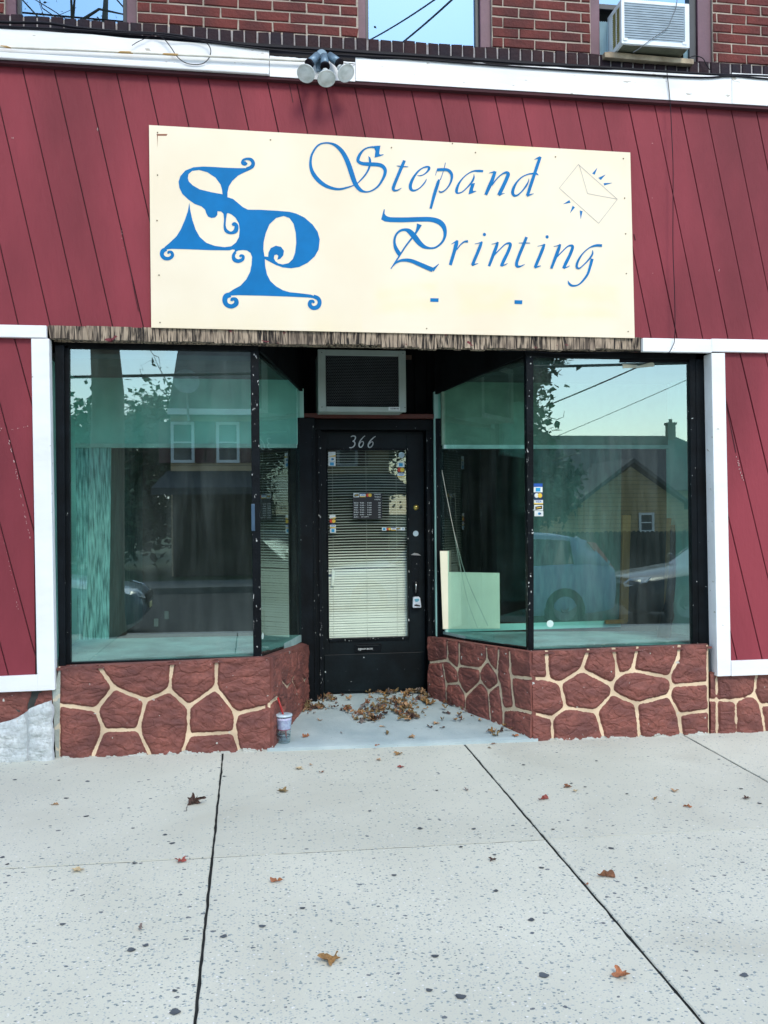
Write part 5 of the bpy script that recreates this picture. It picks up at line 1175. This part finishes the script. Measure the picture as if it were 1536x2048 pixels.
for i, (x, y, s, c, k, cu_, lab) in enumerate(LV):
    p = G(x, y); mb = MB(); leaf_mb(mb, (p[0], p[1], gz(p[0], p[1])+.002), s*.98, i*1.7, k, cu_, i)
    if i == 1:
        leaf_mb(mb, (p[0]+.035, p[1], gz(p[0], p[1])+.03), .06, .4, 'oval', .6, 77, 1.2)
        mb.tube([(p[0]-.02, p[1], gz(p[0], p[1])+.01), (p[0]-.035, p[1]-.05, gz(p[0], p[1])+.003), (p[0]-.03, p[1]-.10, gz(p[0], p[1])+.004)], .0012, 5)
    mb.obj('fallen_leaf', LEAFM[c], label=lab, cat='leaf', group='fallen leaves on the sidewalk')
AL = [
 (612, 1476, .045, 'orange', 'oval', .9, 'bright orange round leaf on the step right of the cup'),
 (640, 1442, .045, 'tan', 'oval', .4, 'small tan leaf on the alcove floor behind the cup'),
 (775, 1467, .075, 'olive', 'oval', .5, 'olive curled leaf in the middle of the step'),
 (755, 1492, .04, 'orange', 'oval', .4, 'pale orange leaf on the front lip of the step'),
 (823, 1475, .06, 'tan', 'star', .5, 'tan star leaf on the step right of the olive leaf'),
 (860, 1454, .06, 'dark', 'oval', .4, 'dark brown leaf on the alcove floor near the right stone wall'),
 (872, 1447, .055, 'tan', 'maple', .4, 'tan leaf just behind the dark one by the right stone wall'),
 (885, 1455, .045, 'dark', 'oval', .2, 'thin dark twig-like leaf by the right stone wall'),
 (766, 1454, .05, 'tan', 'oval', .2, 'flat tan leaf strip in the centre of the alcove floor'),
 (683, 1467, .03, 'grey', 'oval', .2, 'tiny grey leaf scrap left of centre on the step'),
 (888, 1388, .065, 'gold', 'maple', .8, 'yellow leaf standing against the right stone wall by the door'),
 (858, 1408, .10, 'gold', 'maple', .8, 'large golden curled leaf at the right door post'),
 (893, 1426, .07, 'dark', 'oval', .3, 'dark pointed leaf below the right stone wall'),
 (960, 1440, .05, 'tan', 'oval', .4, 'tan leaf along the foot of the right angled stone wall'),
 (1030, 1470, .05, 'orange', 'maple', .4, 'orange leaf near the front end of the right angled wall'),
]
for i, (x, y, s, c, k, cu_, lab) in enumerate(AL):
    p = AG(x, y); z = alc_z(p[0], p[1]); mb = MB(); leaf_mb(mb, (p[0], p[1], z+.003), s*1.15, i*2.3, k, cu_, i+50, .9 if 'standing' in lab else 0)
    mb.obj('fallen_leaf', LEAFM[c], label=lab, cat='leaf', group='fallen leaves in the doorway')
litter = MB(); idx = []
clus = [(650, 1397, 26, 8, 70), (618, 1416, 24, 10, 60), (790, 1404, 30, 7, 55), (832, 1386, 24, 9, 55), (760, 1418, 18, 8, 40), (735, 1438, 26, 6, 40), (748, 1440, 14, 4, 26), (825, 1436, 22, 7, 45), (690, 1424, 14, 6, 18), (725, 1428, 18, 5, 22), (780, 1385, 50, 4, 30), (780, 1414, 60, 16, 70), (820, 1414, 22, 8, 40), (920, 1425, 30, 14, 26), (1000, 1465, 40, 9, 16), (640, 1418, 20, 8, 20), (850, 1400, 20, 10, 30)]
rl2 = random.Random(21)
keys = ['tan', 'brown', 'dark', 'olive', 'gold', 'olive', 'grey']
for (cx_, cy_, sx, sy, n_) in clus:
    for _ in range(int(n_*.58)):
        x, y = cx_+rl2.gauss(0, sx*.55), cy_+rl2.gauss(0, sy*.6)
        p = AG(x, max(y, 1386))
        if p[1] > 1.13: p[1] = 1.13-rl2.random()*.03
        fL = SL+(SBk[0]-SL)*p[1]/1.02+.03; fR = SR+(RBk[0]-SR)*p[1]/1.02-.03
        p[0] = min(max(p[0], fL), fR)
        n0 = len(litter.f); leaf_mb(litter, (p[0], p[1], alc_z(p[0], p[1])+.003+rl2.random()*.016), rl2.choice([.03, .04, .05, .065, .08]), rl2.random()*6, rl2.choice(['oval', 'oval', 'oak', 'star']), rl2.uniform(.3, .9), rl2.randint(0, 9999), rl2.uniform(-.7, .7)); ki = rl2.randrange(len(keys)); idx += [ki]*(len(litter.f)-n0)
lo_ = litter.obj('leaf_litter', [LEAFM[k] for k in keys], kind='stuff', label='drift of crumpled brown leaves against the door', cat='leaf litter')
lo_.data.polygons.foreach_set('material_index', idx); lo_.data.update()

# gum spots and stones on the sidewalk (printed flat spots)
gs = MB(); rg = random.Random(9)
for (x, y, r_) in ((118, 1561, 4), (175, 1563, 6), (132, 1597, 6), (173, 1633, 6), (266, 1657, 4), (330, 1670, 5), (345, 1687, 6), (269, 1727, 5), (5, 1715, 5), (15, 1729, 4), (125, 1849, 5), (262, 1900, 7), (292, 1891, 5), (350, 2024, 8), (448, 1873, 6), (524, 1853, 6), (349, 1982, 4), (788, 1751, 5), (840, 1657, 6), (948, 1658, 5), (1047, 1530, 5), (1143, 1567, 4), (1170, 1574, 4), (1254, 1588, 4), (1482, 1578, 5), (1519, 1607, 5), (992, 1782, 5), (1063, 1840, 6), (1087, 1951, 8), (870, 1913, 6), (858, 1981, 5), (921, 1994, 8), (1222, 1697, 6), (1489, 1951, 7), (1083, 1736, 5), (874, 1581, 4), (1058, 1560, 3), (605, 1817, 5), (448, 1553, 4), (1193, 1522, 4), (1438, 1519, 4), (30, 1560, 5), (740, 1622, 4), (1106, 1659, 4), (922, 1694, 4), (989, 1710, 4)):
    p = G(x, y); R_ = r_*.0021; n_ = 12; ph = rg.random()*6; z = gz(p[0], p[1])+.0022
    vs = [(p[0]+R_*(1+.25*math.sin(3*t+ph))*math.cos(t), p[1]+R_*(1+.25*math.cos(2*t+ph))*math.sin(t)*.9, z+GB*R_*math.sin(t)) for t in [2*math.pi*q/n_ for q in range(n_)]]
    gs.add(vs, [tuple(range(n_))])
gs.obj('gum_spots', mat('old_gum', (.07, .085, .10), .7, var=.4, scale=20), kind='stuff', label='small dark gum spots trodden into the pale sidewalk', cat='gum spots')

# ================================================================== the street behind the camera (seen mirrored in the glass)
def mirror(px, py, Yv, Yg=.10):
    p = P(px, py, Yv); return np.array([p[0], 2*Yg-Yv, p[2]])
def loft(mb, stations, prof):
    """stations: (x, ...) ; prof(station)-> list of (y,z); closed rings"""
    k = len(mb.v); n_ = None
    for s_ in stations:
        ring = prof(s_); n_ = len(ring); mb.v += [(s_[0], y, z) for y, z in ring]
    for i in range(len(stations)-1):
        for j in range(n_): a_ = k+i*n_+j; b_ = k+i*n_+(j+1) % n_; mb.f.append((a_, b_, b_+n_, a_+n_))
    mb.f.append(tuple(range(k, k+n_))); e = k+(len(stations)-1)*n_; mb.f.append(tuple(reversed(range(e, e+n_))))
def car(label, x_nose, direction, yc, color, style, H=1.42, L=4.3, W_=1.76):
    """nose at x_nose; direction=+1 : car extends to +X behind its nose"""
    m_b = mat('car_paint_%s_%d' % (style, int(color[0]*100)), color, .22, metal=.0, var=.03, spec=.4); m_tyre = mat('tyre_rubber', (.02, .02, .02), .8); m_rim = mat('dull_alloy', (.14, .15, .16), .4, metal=.5)
    T = thing('parked_car', label, 'car', (x_nose+direction*L/2, yc, ROAD_Z), 'cars parked along the kerb')
    Z = ROAD_Z; X = lambda s_: x_nose+direction*s_*L
    if style != 'sedan':
        low = [(0, .42, .55, .72), (.02, .28, .66, .80), (.08, .22, .74, .86), (.2, .2, .82, .88), (.30, .2, .90, .88), (.5, .2, .93, .88), (.8, .22, .97, .88), (.93, .25, .98, .87), (.985, .3, .93, .82), (1., .45, .85, .76)]
        gh_ = [(.27, .88, .90, .70), (.33, 1.08, .90, .68), (.42, 1.36, .92, .62), (.5, H, .93, .60), (.7, H, .94, .60), (.86, H-.06, .96, .58), (.93, 1.15, .97, .60), (.975, .95, .96, .66)]
    else:
        low = [(0, .38, .52, .66), (.02, .26, .66, .76), (.08, .22, .72, .84), (.2, .2, .80, .88), (.30, .2, .86, .88), (.5, .2, .90, .88), (.8, .22, .94, .87), (.93, .25, .95, .85), (.985, .3, .92, .8), (1., .45, .8, .74)]
        gh_ = [(.27, .84, .86, .70), (.36, 1.12, .88, .66), (.45, H-.03, .9, .60), (.55, H, .91, .58), (.66, H-.02, .92, .58), (.76, 1.18, .93, .62), (.84, .96, .94, .68)]
    mb = MB()
    def pr(s_):
        _, z0, z1, w_ = s_; w_ = w_*W_/1.76; r = [( -w_, z0+.12), (-w_*.96, z0), (w_*.96, z0), (w_, z0+.12), (w_*1.0, (z0+z1)/2+.05), (w_*.95, z1-.04), (w_*.84, z1), (0, z1+.025), (-w_*.84, z1), (-w_*.95, z1-.04), (-w_*1.0, (z0+z1)/2+.05)]
        return [(yc+y, Z+z) for y, z in r]
    A_ = crom(low, 3); loft(mb, [(X(s_[0]), *s_[1:]) for s_ in A_], lambda s_: pr(s_))
    body = mb.obj('body', m_b, T, smooth=True); md = body.modifiers.new('e', 'EDGE_SPLIT'); md.split_angle = math.radians(38)
    mb = MB()
    def pg(s_):
        _, zt, zb, w_ = s_; w_ = w_*W_/1.76; zb = zb-.03; return [(yc+y, Z+z) for y, z in [(-.80*W_/1.76, zb), (.80*W_/1.76, zb), (w_, zt-.04), (w_*.9, zt), (0, zt+.015), (-w_*.9, zt), (-w_, zt-.04)]]
    A_ = crom(gh_, 3); loft(mb, [(X(s_[0]), *s_[1:]) for s_ in A_], pg)
    mb.obj('cabin_glass', m_carglass, T, smooth=False)
    # roof skin + pillars
    mb = MB(); top = [s_ for s_ in A_ if s_[1] > H-.12]
    k = len(mb.v)
    for s_ in top:
        w_ = s_[3]*W_/1.76+.008; zt = s_[1]
        mb.v += [(X(s_[0]), yc+y, Z+z) for y, z in [(-w_-.006, zt-.075), (-w_-.004, zt-.03), (-w_*.9, zt+.008), (0, zt+.024), (w_*.9, zt+.008), (w_+.004, zt-.03), (w_+.006, zt-.075)]]
    for i in range(len(top)-1):
        for j in range(6): a_ = k+i*7+j; mb.f.append((a_, a_+1, a_+8, a_+7))
    rear = gh_[-3:] ; front = gh_[:3]
    for sg in (-1, 1):
        for grp in (gh_[0:3], gh_[-3:]):
            for (s0, z0, _, w0), (s1, z1, _, w1) in zip(grp, grp[1:]):
                a0 = np.array([X(s0), yc+sg*(w0*W_/1.76+.010), Z+z0-.03]); a1 = np.array([X(s1), yc+sg*(w1*W_/1.76+.010), Z+z1-.03]); mb.tube([a0, a1], .035 if style == 'sedan' else (.075 if grp[0] is gh_[-3] else .035), 6)
        if style != 'sedan':
            mb.prism([(X(.84), yc+sg*.80, Z+.93), (X(.97), yc+sg*.82, Z+.93), (X(.90), yc+sg*.63, Z+1.30), (X(.84), yc+sg*.62, Z+1.36)], (0, sg*.02, 0))
        mb.tube([(X(.56), yc+sg*.82, Z+.93), (X(.565), yc+sg*.63, Z+H-.06)], .03, 6)
    mb.obj('roof_panel', m_b, T, smooth=True)
    for fx in (.18, .80):
        for sg in (-1, 1):
            mb = MB(); c = (X(fx), yc+sg*(W_/2-.19), Z+.31); mb.lathe([(.18, 0), (.29, 0), (.315, .02), (.315, .18), (.29, .20), (.18, .20)], c, (0, sg, 0), 24); wh = mb.obj('wheel', m_tyre, T, smooth=True)
            mb = MB(); mb.lathe([(.0001, .17), (.06, .185), (.07, .165), (.19, .19), (.20, .17)], c, (0, sg, 0), 10); mb.obj('rim', m_rim, wh)
    for sg in (-1, 1):
        mb = MB(); mb.prism([(X(.012), yc+sg*.40, Z+.62), (X(.0), yc+sg*.60, Z+.58), (X(.05), yc+sg*.80, Z+.66), (X(.075), yc+sg*.74, Z+.74), (X(.03), yc+sg*.45, Z+.70)], (direction*-.03, 0, .0)); mb.obj('headlight', mat('headlamp_glass', (.55, .6, .62), .1, metal=.3), T)
        mb = MB()
        if style != 'sedan': mb.prism([(X(.97), yc+sg*.72, Z+.86), (X(.90), yc+sg*.655, Z+1.28), (X(.935), yc+sg*.60, Z+1.26), (X(1.0), yc+sg*.66, Z+.86)], (0, sg*.06, 0))
        else: mb.prism([(X(.96), yc+sg*.80, Z+.72), (X(.95), yc+sg*.78, Z+.86), (X(1.0), yc+sg*.6, Z+.85), (X(1.005), yc+sg*.6, Z+.72)], (0, sg*.03, 0))
        mb.obj('tail_light', mat('tail_lamp_red', (.30, .03, .025), .2), T)
        mb = MB(); mb.lathe([(.0001, 0), (.06, .01), (.08, .05), (.06, .09), (.0001, .1)], (X(.33), yc+sg*.98, Z+.93), (direction*-1, 0, 0), 10); mb.obj('wing_mirror', m_b, T, smooth=True)
    mb = MB(); mb.prism([(X(-.004), yc-.4, Z+.5), (X(-.004), yc+.4, Z+.5), (X(-.004), yc+.38, Z+.62), (X(-.004), yc-.38, Z+.62)], (direction*.03, 0, 0)); mb.obj('grille', m_grilledark, T)
    for fx, nm_ in ((-.008, 'front'), (1.004, 'rear')):
        mb = MB(); mb.prism([(X(fx), yc-.15, Z+(.40 if fx < 0 else .6)), (X(fx), yc+.15, Z+(.40 if fx < 0 else .6)), (X(fx), yc+.15, Z+(.48 if fx < 0 else .7)), (X(fx), yc-.15, Z+(.48 if fx < 0 else .7))], (direction*.01, 0, 0)); mb.obj('number_plate', mat('plate_yellow', (.65, .58, .25), .5), T)
    return T
yc = -7.75
xr = mirror(1232, 1200, 7.2)[0]
car('silver-blue hatchback parked at the kerb, mirrored in the right shop window', xr-4.2, 1, yc, (.20, .31, .44), 'hatchback', H=1.40, L=4.2)
car('dark sedan parked nose-in behind the hatchback, mirrored in the right shop window', mirror(1262, 1200, 7.2)[0], 1, yc, (.012, .02, .028), 'sedan', H=1.38, L=4.6)
car('pale grey sedan parked at the kerb, mirrored in the left shop window', mirror(285, 1180, 7.2)[0], -1, yc, (.10, .14, .16), 'sedan', H=1.36, L=4.5)

m_siding_y = None
def lap_mat(name, c):
    m, n, b = base(name); t = n.nodes.new('ShaderNodeTexCoord'); s = n.nodes.new('ShaderNodeSeparateXYZ'); n.links.new(t.outputs['Object'], s.inputs[0])
    f = val(n, 'FRACT', val(n, 'MULTIPLY', s.outputs['Z'], 6.5)); g_ = val(n, 'LESS_THAN', f, .10)
    tn = tex(n, 3, 4); col = ramp(n, tn.outputs['Fac'], tuple(x*.85 for x in c), c); col = mixc(n, g_, col, tuple(x*.35 for x in c)); n.links.new(col, b.inputs['Base Color']); b.inputs['Roughness'].default_value = .7; return m
m_lapy = lap_mat('yellow_clapboard', (.50, .36, .17)); m_lapt = lap_mat('tan_clapboard', (.62, .45, .27)); m_lapw = lap_mat('white_clapboard', (.6, .6, .56))
m_roofing = mat('dark_shingles', (.05, .055, .06), .9, bump=.6, bscale=30, stretch=(1, 1, 3))
m_shut = mat('maroon_shutter', (.10, .03, .03), .6); m_chim = mat('brick_chimney', (.16, .10, .08), .9, bump=.4)
m_hglass = mat('house_window_glass', (.05, .07, .08), .08, spec=.9)
m_fence = mat('dark_stained_fence', (.025, .03, .025), .8, bump=.4, stretch=(6, 6, .5), scale=8)
def house_window(par, x0, x1, z0, z1, y, shut=True):
    m = MB(); f = .08; m.box(x0-f, x0, y, y+.06, z0-f, z1+f); m.box(x1, x1+f, y, y+.06, z0-f, z1+f); m.box(x0, x1, y, y+.06, z1, z1+f); m.box(x0, x1, y, y+.06, z0-f, z0); m.box(x0, x1, y+.01, y+.05, (z0+z1)/2-.02, (z0+z1)/2+.02)
    w_ = m.obj('window', m_white, par); MB().box(x0, x1, y, y+.02, z0, z1).obj('pane', m_hglass, w_)
    if shut: (MB().box(x0-f-.32, x0-f-.02, y, y+.05, z0-f, z1+f).obj('shutter', m_shut, w_), MB().box(x1+f+.02, x1+f+.32, y, y+.05, z0-f, z1+f).obj('shutter', m_shut, w_))
# right house (yellow, low, dark roof)
yh = -27.
HR = thing('yellow_bungalow', 'low yellow clapboard house with dark roof and one chimney across the street', 'house', (16, yh-4, ROAD_Z))
ridge = mirror(1330, 871, 31.)[2]; xl, xrr = mirror(1105, 880, 31.)[0], mirror(1352, 870, 31)[0]
eave = 2.3
m = MB(); m.box(xl, xrr+2.6, yh-8, yh-.02, ROAD_Z, eave); m.obj('wall', m_lapy, HR)
m = MB(); m.add([(xl-.4, yh+.4, eave-.15), (xrr+3.0, yh+.4, eave-.15), (xrr, yh-4, ridge), (xl, yh-4, ridge), (xl-.4, yh-8.4, eave-.15), (xrr+3., yh-8.4, eave-.15)], [(0, 1, 2, 3), (3, 2, 5, 4), (1, 5, 2), (0, 3, 4)]); rf = m.obj('roof', m_roofing, HR)
for px_ in (1341,):
    c = mirror(px_, 870, 31.); m = MB(); m.box(c[0]-.16, c[0]+.16, c[1]-.16, c[1]+.16, ridge-.4, ridge+.55); m.box(c[0]-.2, c[0]+.2, c[1]-.2, c[1]+.2, ridge+.45, ridge+.55); m.lathe([(.08, .55), (.08, .7)], (c[0], c[1], ridge), (0, 0, 1), 10); m.obj('chimney', m_chim, rf)
ap = mirror(1262, 925, 25.); ev_r = mirror(1384, 1013, 25.); dxh = ev_r[0]-ap[0]
gx0_, gx1_ = ap[0]-dxh, ap[0]+dxh; yg_ = ap[1]
m = MB(); m.prism([(gx0_+.3, yg_, ROAD_Z), (gx1_-.3, yg_, ROAD_Z), (gx1_-.3, yg_, ev_r[2]+.1), (ap[0], yg_, ap[2]-.15), (gx0_+.3, yg_, ev_r[2]+.1)], (0, -4, 0)); m.obj('gable_wall', m_lapy, HR)
m = MB()
for sg in (-1, 1): m.prism([(ap[0], yg_+.25, ap[2]), (ap[0]+sg*dxh, yg_+.25, ev_r[2]-.1), (ap[0]+sg*dxh, yg_+.25, ev_r[2]+.05), (ap[0], yg_+.25, ap[2]+.15)], (0, -4.3, 0))
m.obj('gable_roof', m_roofing, HR)
wq = mirror(1281, 1030, 25.); wq2 = mirror(1303, 1060, 25.)
house_window(HR, wq[0], wq2[0], wq2[2], wq[2], yg_+.01, False)
# fence
zf = mirror(1300, 1062, 19.)[2]; FE = thing('board_fence', 'tall dark board fence along the far pavement below the yellow house', 'fence', (12, -18.8, ROAD_Z))
m = MB(); x = mirror(1040, 1062, 19.)[0]-2; rf_ = random.Random(4)
while x < 26:
    w_ = .14; t = zf+rf_.uniform(-.02, .02); m.prism([(x, -18.8, ROAD_Z), (x+w_-.01, -18.8, ROAD_Z), (x+w_-.01, -18.8, t-.04), (x+w_*.7, -18.8, t), (x+w_*.3, -18.8, t), (x, -18.8, t-.04)], (0, -.02, 0)); x += w_
m.obj('boards', m_fence, FE)
m = MB().box(mirror(1040, 1062, 19.)[0]-2, 26, -18.9, -18.83, ROAD_Z+.2, ROAD_Z+.3).box(mirror(1040, 1062, 19.)[0]-2, 26, -18.9, -18.83, zf-.3, zf-.2); m.obj('rails', m_fence, FE)
# left house (tan, two storeys, porch)
Yv = 20.; yl = .2-Yv
HLx0 = mirror(340, 780, Yv)[0]; HLx1 = mirror(800, 900, Yv)[0]
HL = thing('tan_house', 'two-storey tan clapboard house with maroon shutters and dark porch across the street', 'house', ((HLx0+HLx1)/2, yl-4, ROAD_Z))
ze = mirror(450, 812, Yv)[2]; zp = mirror(450, 942, Yv)[2]; zp2 = mirror(450, 975, Yv-2)[2]
MB().box(HLx0, HLx1, yl-8, yl, ROAD_Z, ze).obj('wall', m_lapt, HL)
m = MB(); zr = ze+2.6; m.add([(HLx0-.02, yl+.5, ze-.2), (HLx1+.4, yl+.5, ze-.2), (HLx1+.4, yl-4, zr), (HLx0-.02, yl-4, zr), (HLx0-.02, yl-8.5, ze-.2), (HLx1+.4, yl-8.5, ze-.2)], [(0, 1, 2, 3), (3, 2, 5, 4), (0, 3, 4), (1, 5, 2)]); rfl = m.obj('roof', m_roofing, HL)
MB().box(HLx0-.03, HLx1+.4, yl+.45, yl+.56, ze-.3, ze-.14).obj('gutter', m_white, rfl)
m = MB(); m.add([(HLx0-.3, yl+2.2, zp2), (HLx1+.3, yl+2.2, zp2), (HLx1+.1, yl+.01, zp), (HLx0-.1, yl+.01, zp), (HLx0-.3, yl+2.2, zp2-.18), (HLx1+.3, yl+2.2, zp2-.18)], [(0, 1, 2, 3), (4, 5, 1, 0)]); m.obj('porch_roof', m_roofing, HL)
MB().box(HLx0+.05, HLx1-.05, yl+.012, yl+.05, ROAD_Z, zp-.05).obj('porch_shadow_wall', mat('porch_shade_brown', (.035, .028, .02), .8), HL)  # shade of the porch recess painted in as a dark panel
for xx_ in (mirror(456, 900, Yv)[0], mirror(384, 900, Yv)[0]-.25, mirror(610, 900, Yv)[0], mirror(710, 900, Yv)[0]):
    house_window(HL, xx_-.24, xx_+.24, mirror(460, 920, Yv)[2], mirror(460, 850, Yv)[2], yl+.01)
m = MB(); c = mirror(372, 765, Yv-1); m.lathe([(.0001, 0), (.2, .02), (.35, .09)], c, (.2, 1, .3), 18); m.tube([c, (c[0]+.05, c[1]-.1, c[2]-1.0)], .03, 6); m.obj('satellite_dish', mat('grey_dish', (.35, .37, .36), .5), rfl)
# further houses so the street continues
for (x, w_, mm, lab, col_) in ((-22, 8, m_lapw, 'white clapboard house far along the street on the left', 0), (30, 8, m_lapt, 'tan house far along the street beyond the bungalow', 0)):
    HH = thing('clapboard_house', lab, 'house', (x, -24, ROAD_Z)); MB().box(x-w_/2, x+w_/2, -28, -20, ROAD_Z, 4.6).obj('wall', mm, HH)
    m = MB(); m.add([(x-w_/2-.3, -19.6, 4.5), (x+w_/2+.3, -19.6, 4.5), (x+w_/2+.3, -24, 7), (x-w_/2-.3, -24, 7), (x-w_/2-.3, -28.4, 4.5), (x+w_/2+.3, -28.4, 4.5)], [(0, 1, 2, 3), (3, 2, 5, 4), (0, 3, 4), (1, 5, 2)]); m.obj('roof', m_roofing, HH)
    for k in (-2.2, 0, 2.2): house_window(HH, x+k-.4, x+k+.4, 2.9, 4.0, -19.99); house_window(HH, x+k-.4, x+k+.4, .5, 1.7, -19.99, False)
# trees
m_bark = mat('grey_brown_bark', (.12, .09, .06), .9, bump=.8, bscale=30, stretch=(1, 1, .3)); 
m_leafg = mat('green_foliage', (.05, .09, .03), .7, c2=(.025, .05, .02), scale=3); m_leafo = mat('autumn_foliage', (.16, .09, .03), .7, c2=(.05, .07, .025), scale=3)
def tree(x, y, h, tr_r, crown_r, crown_z, nleaf, mf, label, seed, sparse=False, leaf=.16, name='street_tree'):
    r = random.Random(seed); T = thing(name, label, 'tree', (x, y, ROAD_Z), None)
    m = MB(); m.tube([(x, y, ROAD_Z), (x+.02, y, ROAD_Z+.5), (x+.08, y, ROAD_Z+h*.35), (x-.05, y+.05, ROAD_Z+h*.6), (x+.1, y, ROAD_Z+h*.9)], [tr_r*1.3, tr_r, tr_r*.85, tr_r*.5, tr_r*.12], 12)
    tips = []
    for k in range(16 if not sparse else 30):
        z0 = ROAD_Z+h*(r.uniform(.42, .8) if sparse else r.uniform(.32, .75)); an = r.random()*6.28; L_ = crown_r*r.uniform(.6, 1.1); p = Vector((x, y, z0)); pts = [p]; 
        d = Vector((math.cos(an), math.sin(an), r.uniform(.15, .7))).normalized()
        for q in range(5): p = p+d*L_/5+Vector((r.gauss(0, .1), r.gauss(0, .1), r.gauss(0, .06)))*L_*.2; pts.append(p)
        m.tube(pts, [tr_r*.32, tr_r*.24, tr_r*.17, tr_r*.11, tr_r*.07, .008], 6); tips += pts[2:]
        for q in range(5 if sparse else 2):
            p0 = pts[r.randint(2, 5)]; p2 = p0; tw = [p0]
            for _ in range(4): p2 = p2+Vector((r.gauss(0, 1), r.gauss(0, 1), r.gauss(.35, .6))).normalized()*L_*.13; tw.append(p2)
            m.tube(tw, [.02, .014, .01, .007, .004], 4); tips += tw[1:]
    m.obj('trunk', m_bark, T, smooth=True)
    m = MB()
    if not sparse:
        cl = [Vector((x, y, crown_z))+Vector((r.gauss(0, .5)*crown_r*.7, r.gauss(0, .5)*crown_r*.7, r.gauss(0, .5)*h*.25)) for _ in range(34)]
    for k in range(nleaf):
        if sparse: c = r.choice(tips)+Vector((r.gauss(0, .12), r.gauss(0, .12), r.gauss(0, .12)))
        else: c = r.choice(cl)+Vector((r.gauss(0, 1), r.gauss(0, 1), r.gauss(0, 1)))*crown_r*.17
        s = leaf*r.uniform(.6, 1.3); q = Matrix.Rotation(r.random()*6.3, 3, Vector((r.gauss(0, 1), r.gauss(0, 1), r.gauss(0, 1))).normalized())
        k0 = len(m.v); m.v += [tuple(c+q @ Vector(v)*s) for v in ((-.5, 0, 0), (-.1, .32, .05), (.5, 0, 0), (-.1, -.32, .05))]; m.f.append((k0, k0+1, k0+2, k0+3))
    m.obj('crown', mf, T)
    return T
tp = mirror(203, 740, 6.5); tree(tp[0], tp[1], 9.5, .24, 3.8, 6.8, 1100, m_leafo, 'large street tree with thick trunk and thinning autumn leaves at the kerb behind the camera', 3, True, .055)
tp = mirror(1010, 800, 15.5); tree(tp[0], tp[1], 8.4, .2, 1.85, 5.2, 24000, m_leafg, 'full green street tree on the far pavement, mirrored at the edge of the right window', 8, False, .21)
for i, (x, y, h, lab) in enumerate(((-8.6, -24, 6.4, 'dark green tree to the right of the white clapboard house'), (-4.6, -24, 6.0, 'low dark bushy tree beside the tan house'), (-13, -24, 6.5, 'dense dark tree near the white clapboard house'), (-2.8, -36, 9.0, 'round dark tree left behind the tan house'), (5.5, -38, 9, 'bushy green tree between the tan house and the bungalow'), (9.4, -23.5, 4.2, 'low leafy bush-like tree left of the yellow bungalow'), (34, -40, 8, 'tall green tree right behind the bungalow'))):
    tree(x, y, h, .2, h*.36, ROAD_Z+h*.55, 6000, m_leafg, lab, 20+i, False, .28, 'background_tree')
for x_, lab in ((-4.4, 'leafy dark bush low beside the tan house'), (-8.3, 'second leafy bush farther along from the tan house')):
    tree(x_, -22.5, 4.0, .12, 2.6, ROAD_Z+1.9, 9000, m_leafg, lab, int(-x_*7), False, .26, 'garden_bush')
# utility poles and wires
def upole(x, y, h, lab):
    T = thing('utility_pole', lab, 'pole', (x, y, ROAD_Z)); MB().tube([(x, y, ROAD_Z), (x, y, h)], [.15, .11], 12).obj('shaft', m_bark, T, smooth=True); MB().box(x-.05, x+.05, y-1.1, y+1.1, h-.6, h-.48).obj('crossarm', m_bark, T)
upole(-13, -6.6, 9, 'wooden utility pole at the kerb far to the left'); upole(22, -6.6, 9, 'wooden utility pole at the kerb far to the right')
def wire(a_, b_, r_, lab, sag=.5):
    a_, b_ = np.array(a_), np.array(b_); pts = [a_+(b_-a_)*t+np.array([0, 0, -sag*4*t*(1-t)]) for t in np.linspace(0, 1, 25)]
    MB().tube(pts, r_, 6).obj('overhead_wire', m_cable, label=lab, cat='wire', group='overhead wires')
A1_, B1_ = mirror(1070, 717, 6.8), mirror(1240, 713, 6.8); d_ = (B1_-A1_)/(B1_[0]-A1_[0])
wire(A1_-d_*(A1_[0]+13), A1_+d_*(22-A1_[0]), .022, 'thick overhead cable running along the street behind the camera', .12)
A1_, B1_ = mirror(1085, 808, 12), mirror(1252, 736, 9); d_ = (B1_-A1_)
wire(A1_-d_*.9, A1_+d_*2.0, .013, 'thin overhead wire crossing the street diagonally to the far side', .08)
A1_, B1_ = mirror(1085, 882, 20), mirror(1372, 758, 14); d_ = (B1_-A1_)
wire(A1_-d_*.3, A1_+d_*1.3, .008, 'faint thinner service wire running towards the yellow bungalow', .05)
wire((-13, -6.2, 8.3), (22, -6.2, 8.3), .012, 'upper overhead wire between the two utility poles', .5)
wire((1.61, .0, 5.1), (1.25, -6.3, 7.3), .009, 'service cable from the brick wall up over the sidewalk', .1)
wire((1.63, .0, 5.15), (.7, -6.3, 7.5), .007, 'second thinner service cable from the same wall bracket', .15)
wire((1.0, .0, 5.9), (-13, -6.8, 8.5), .008, 'service wire from the shop wall to the left utility pole', .3)
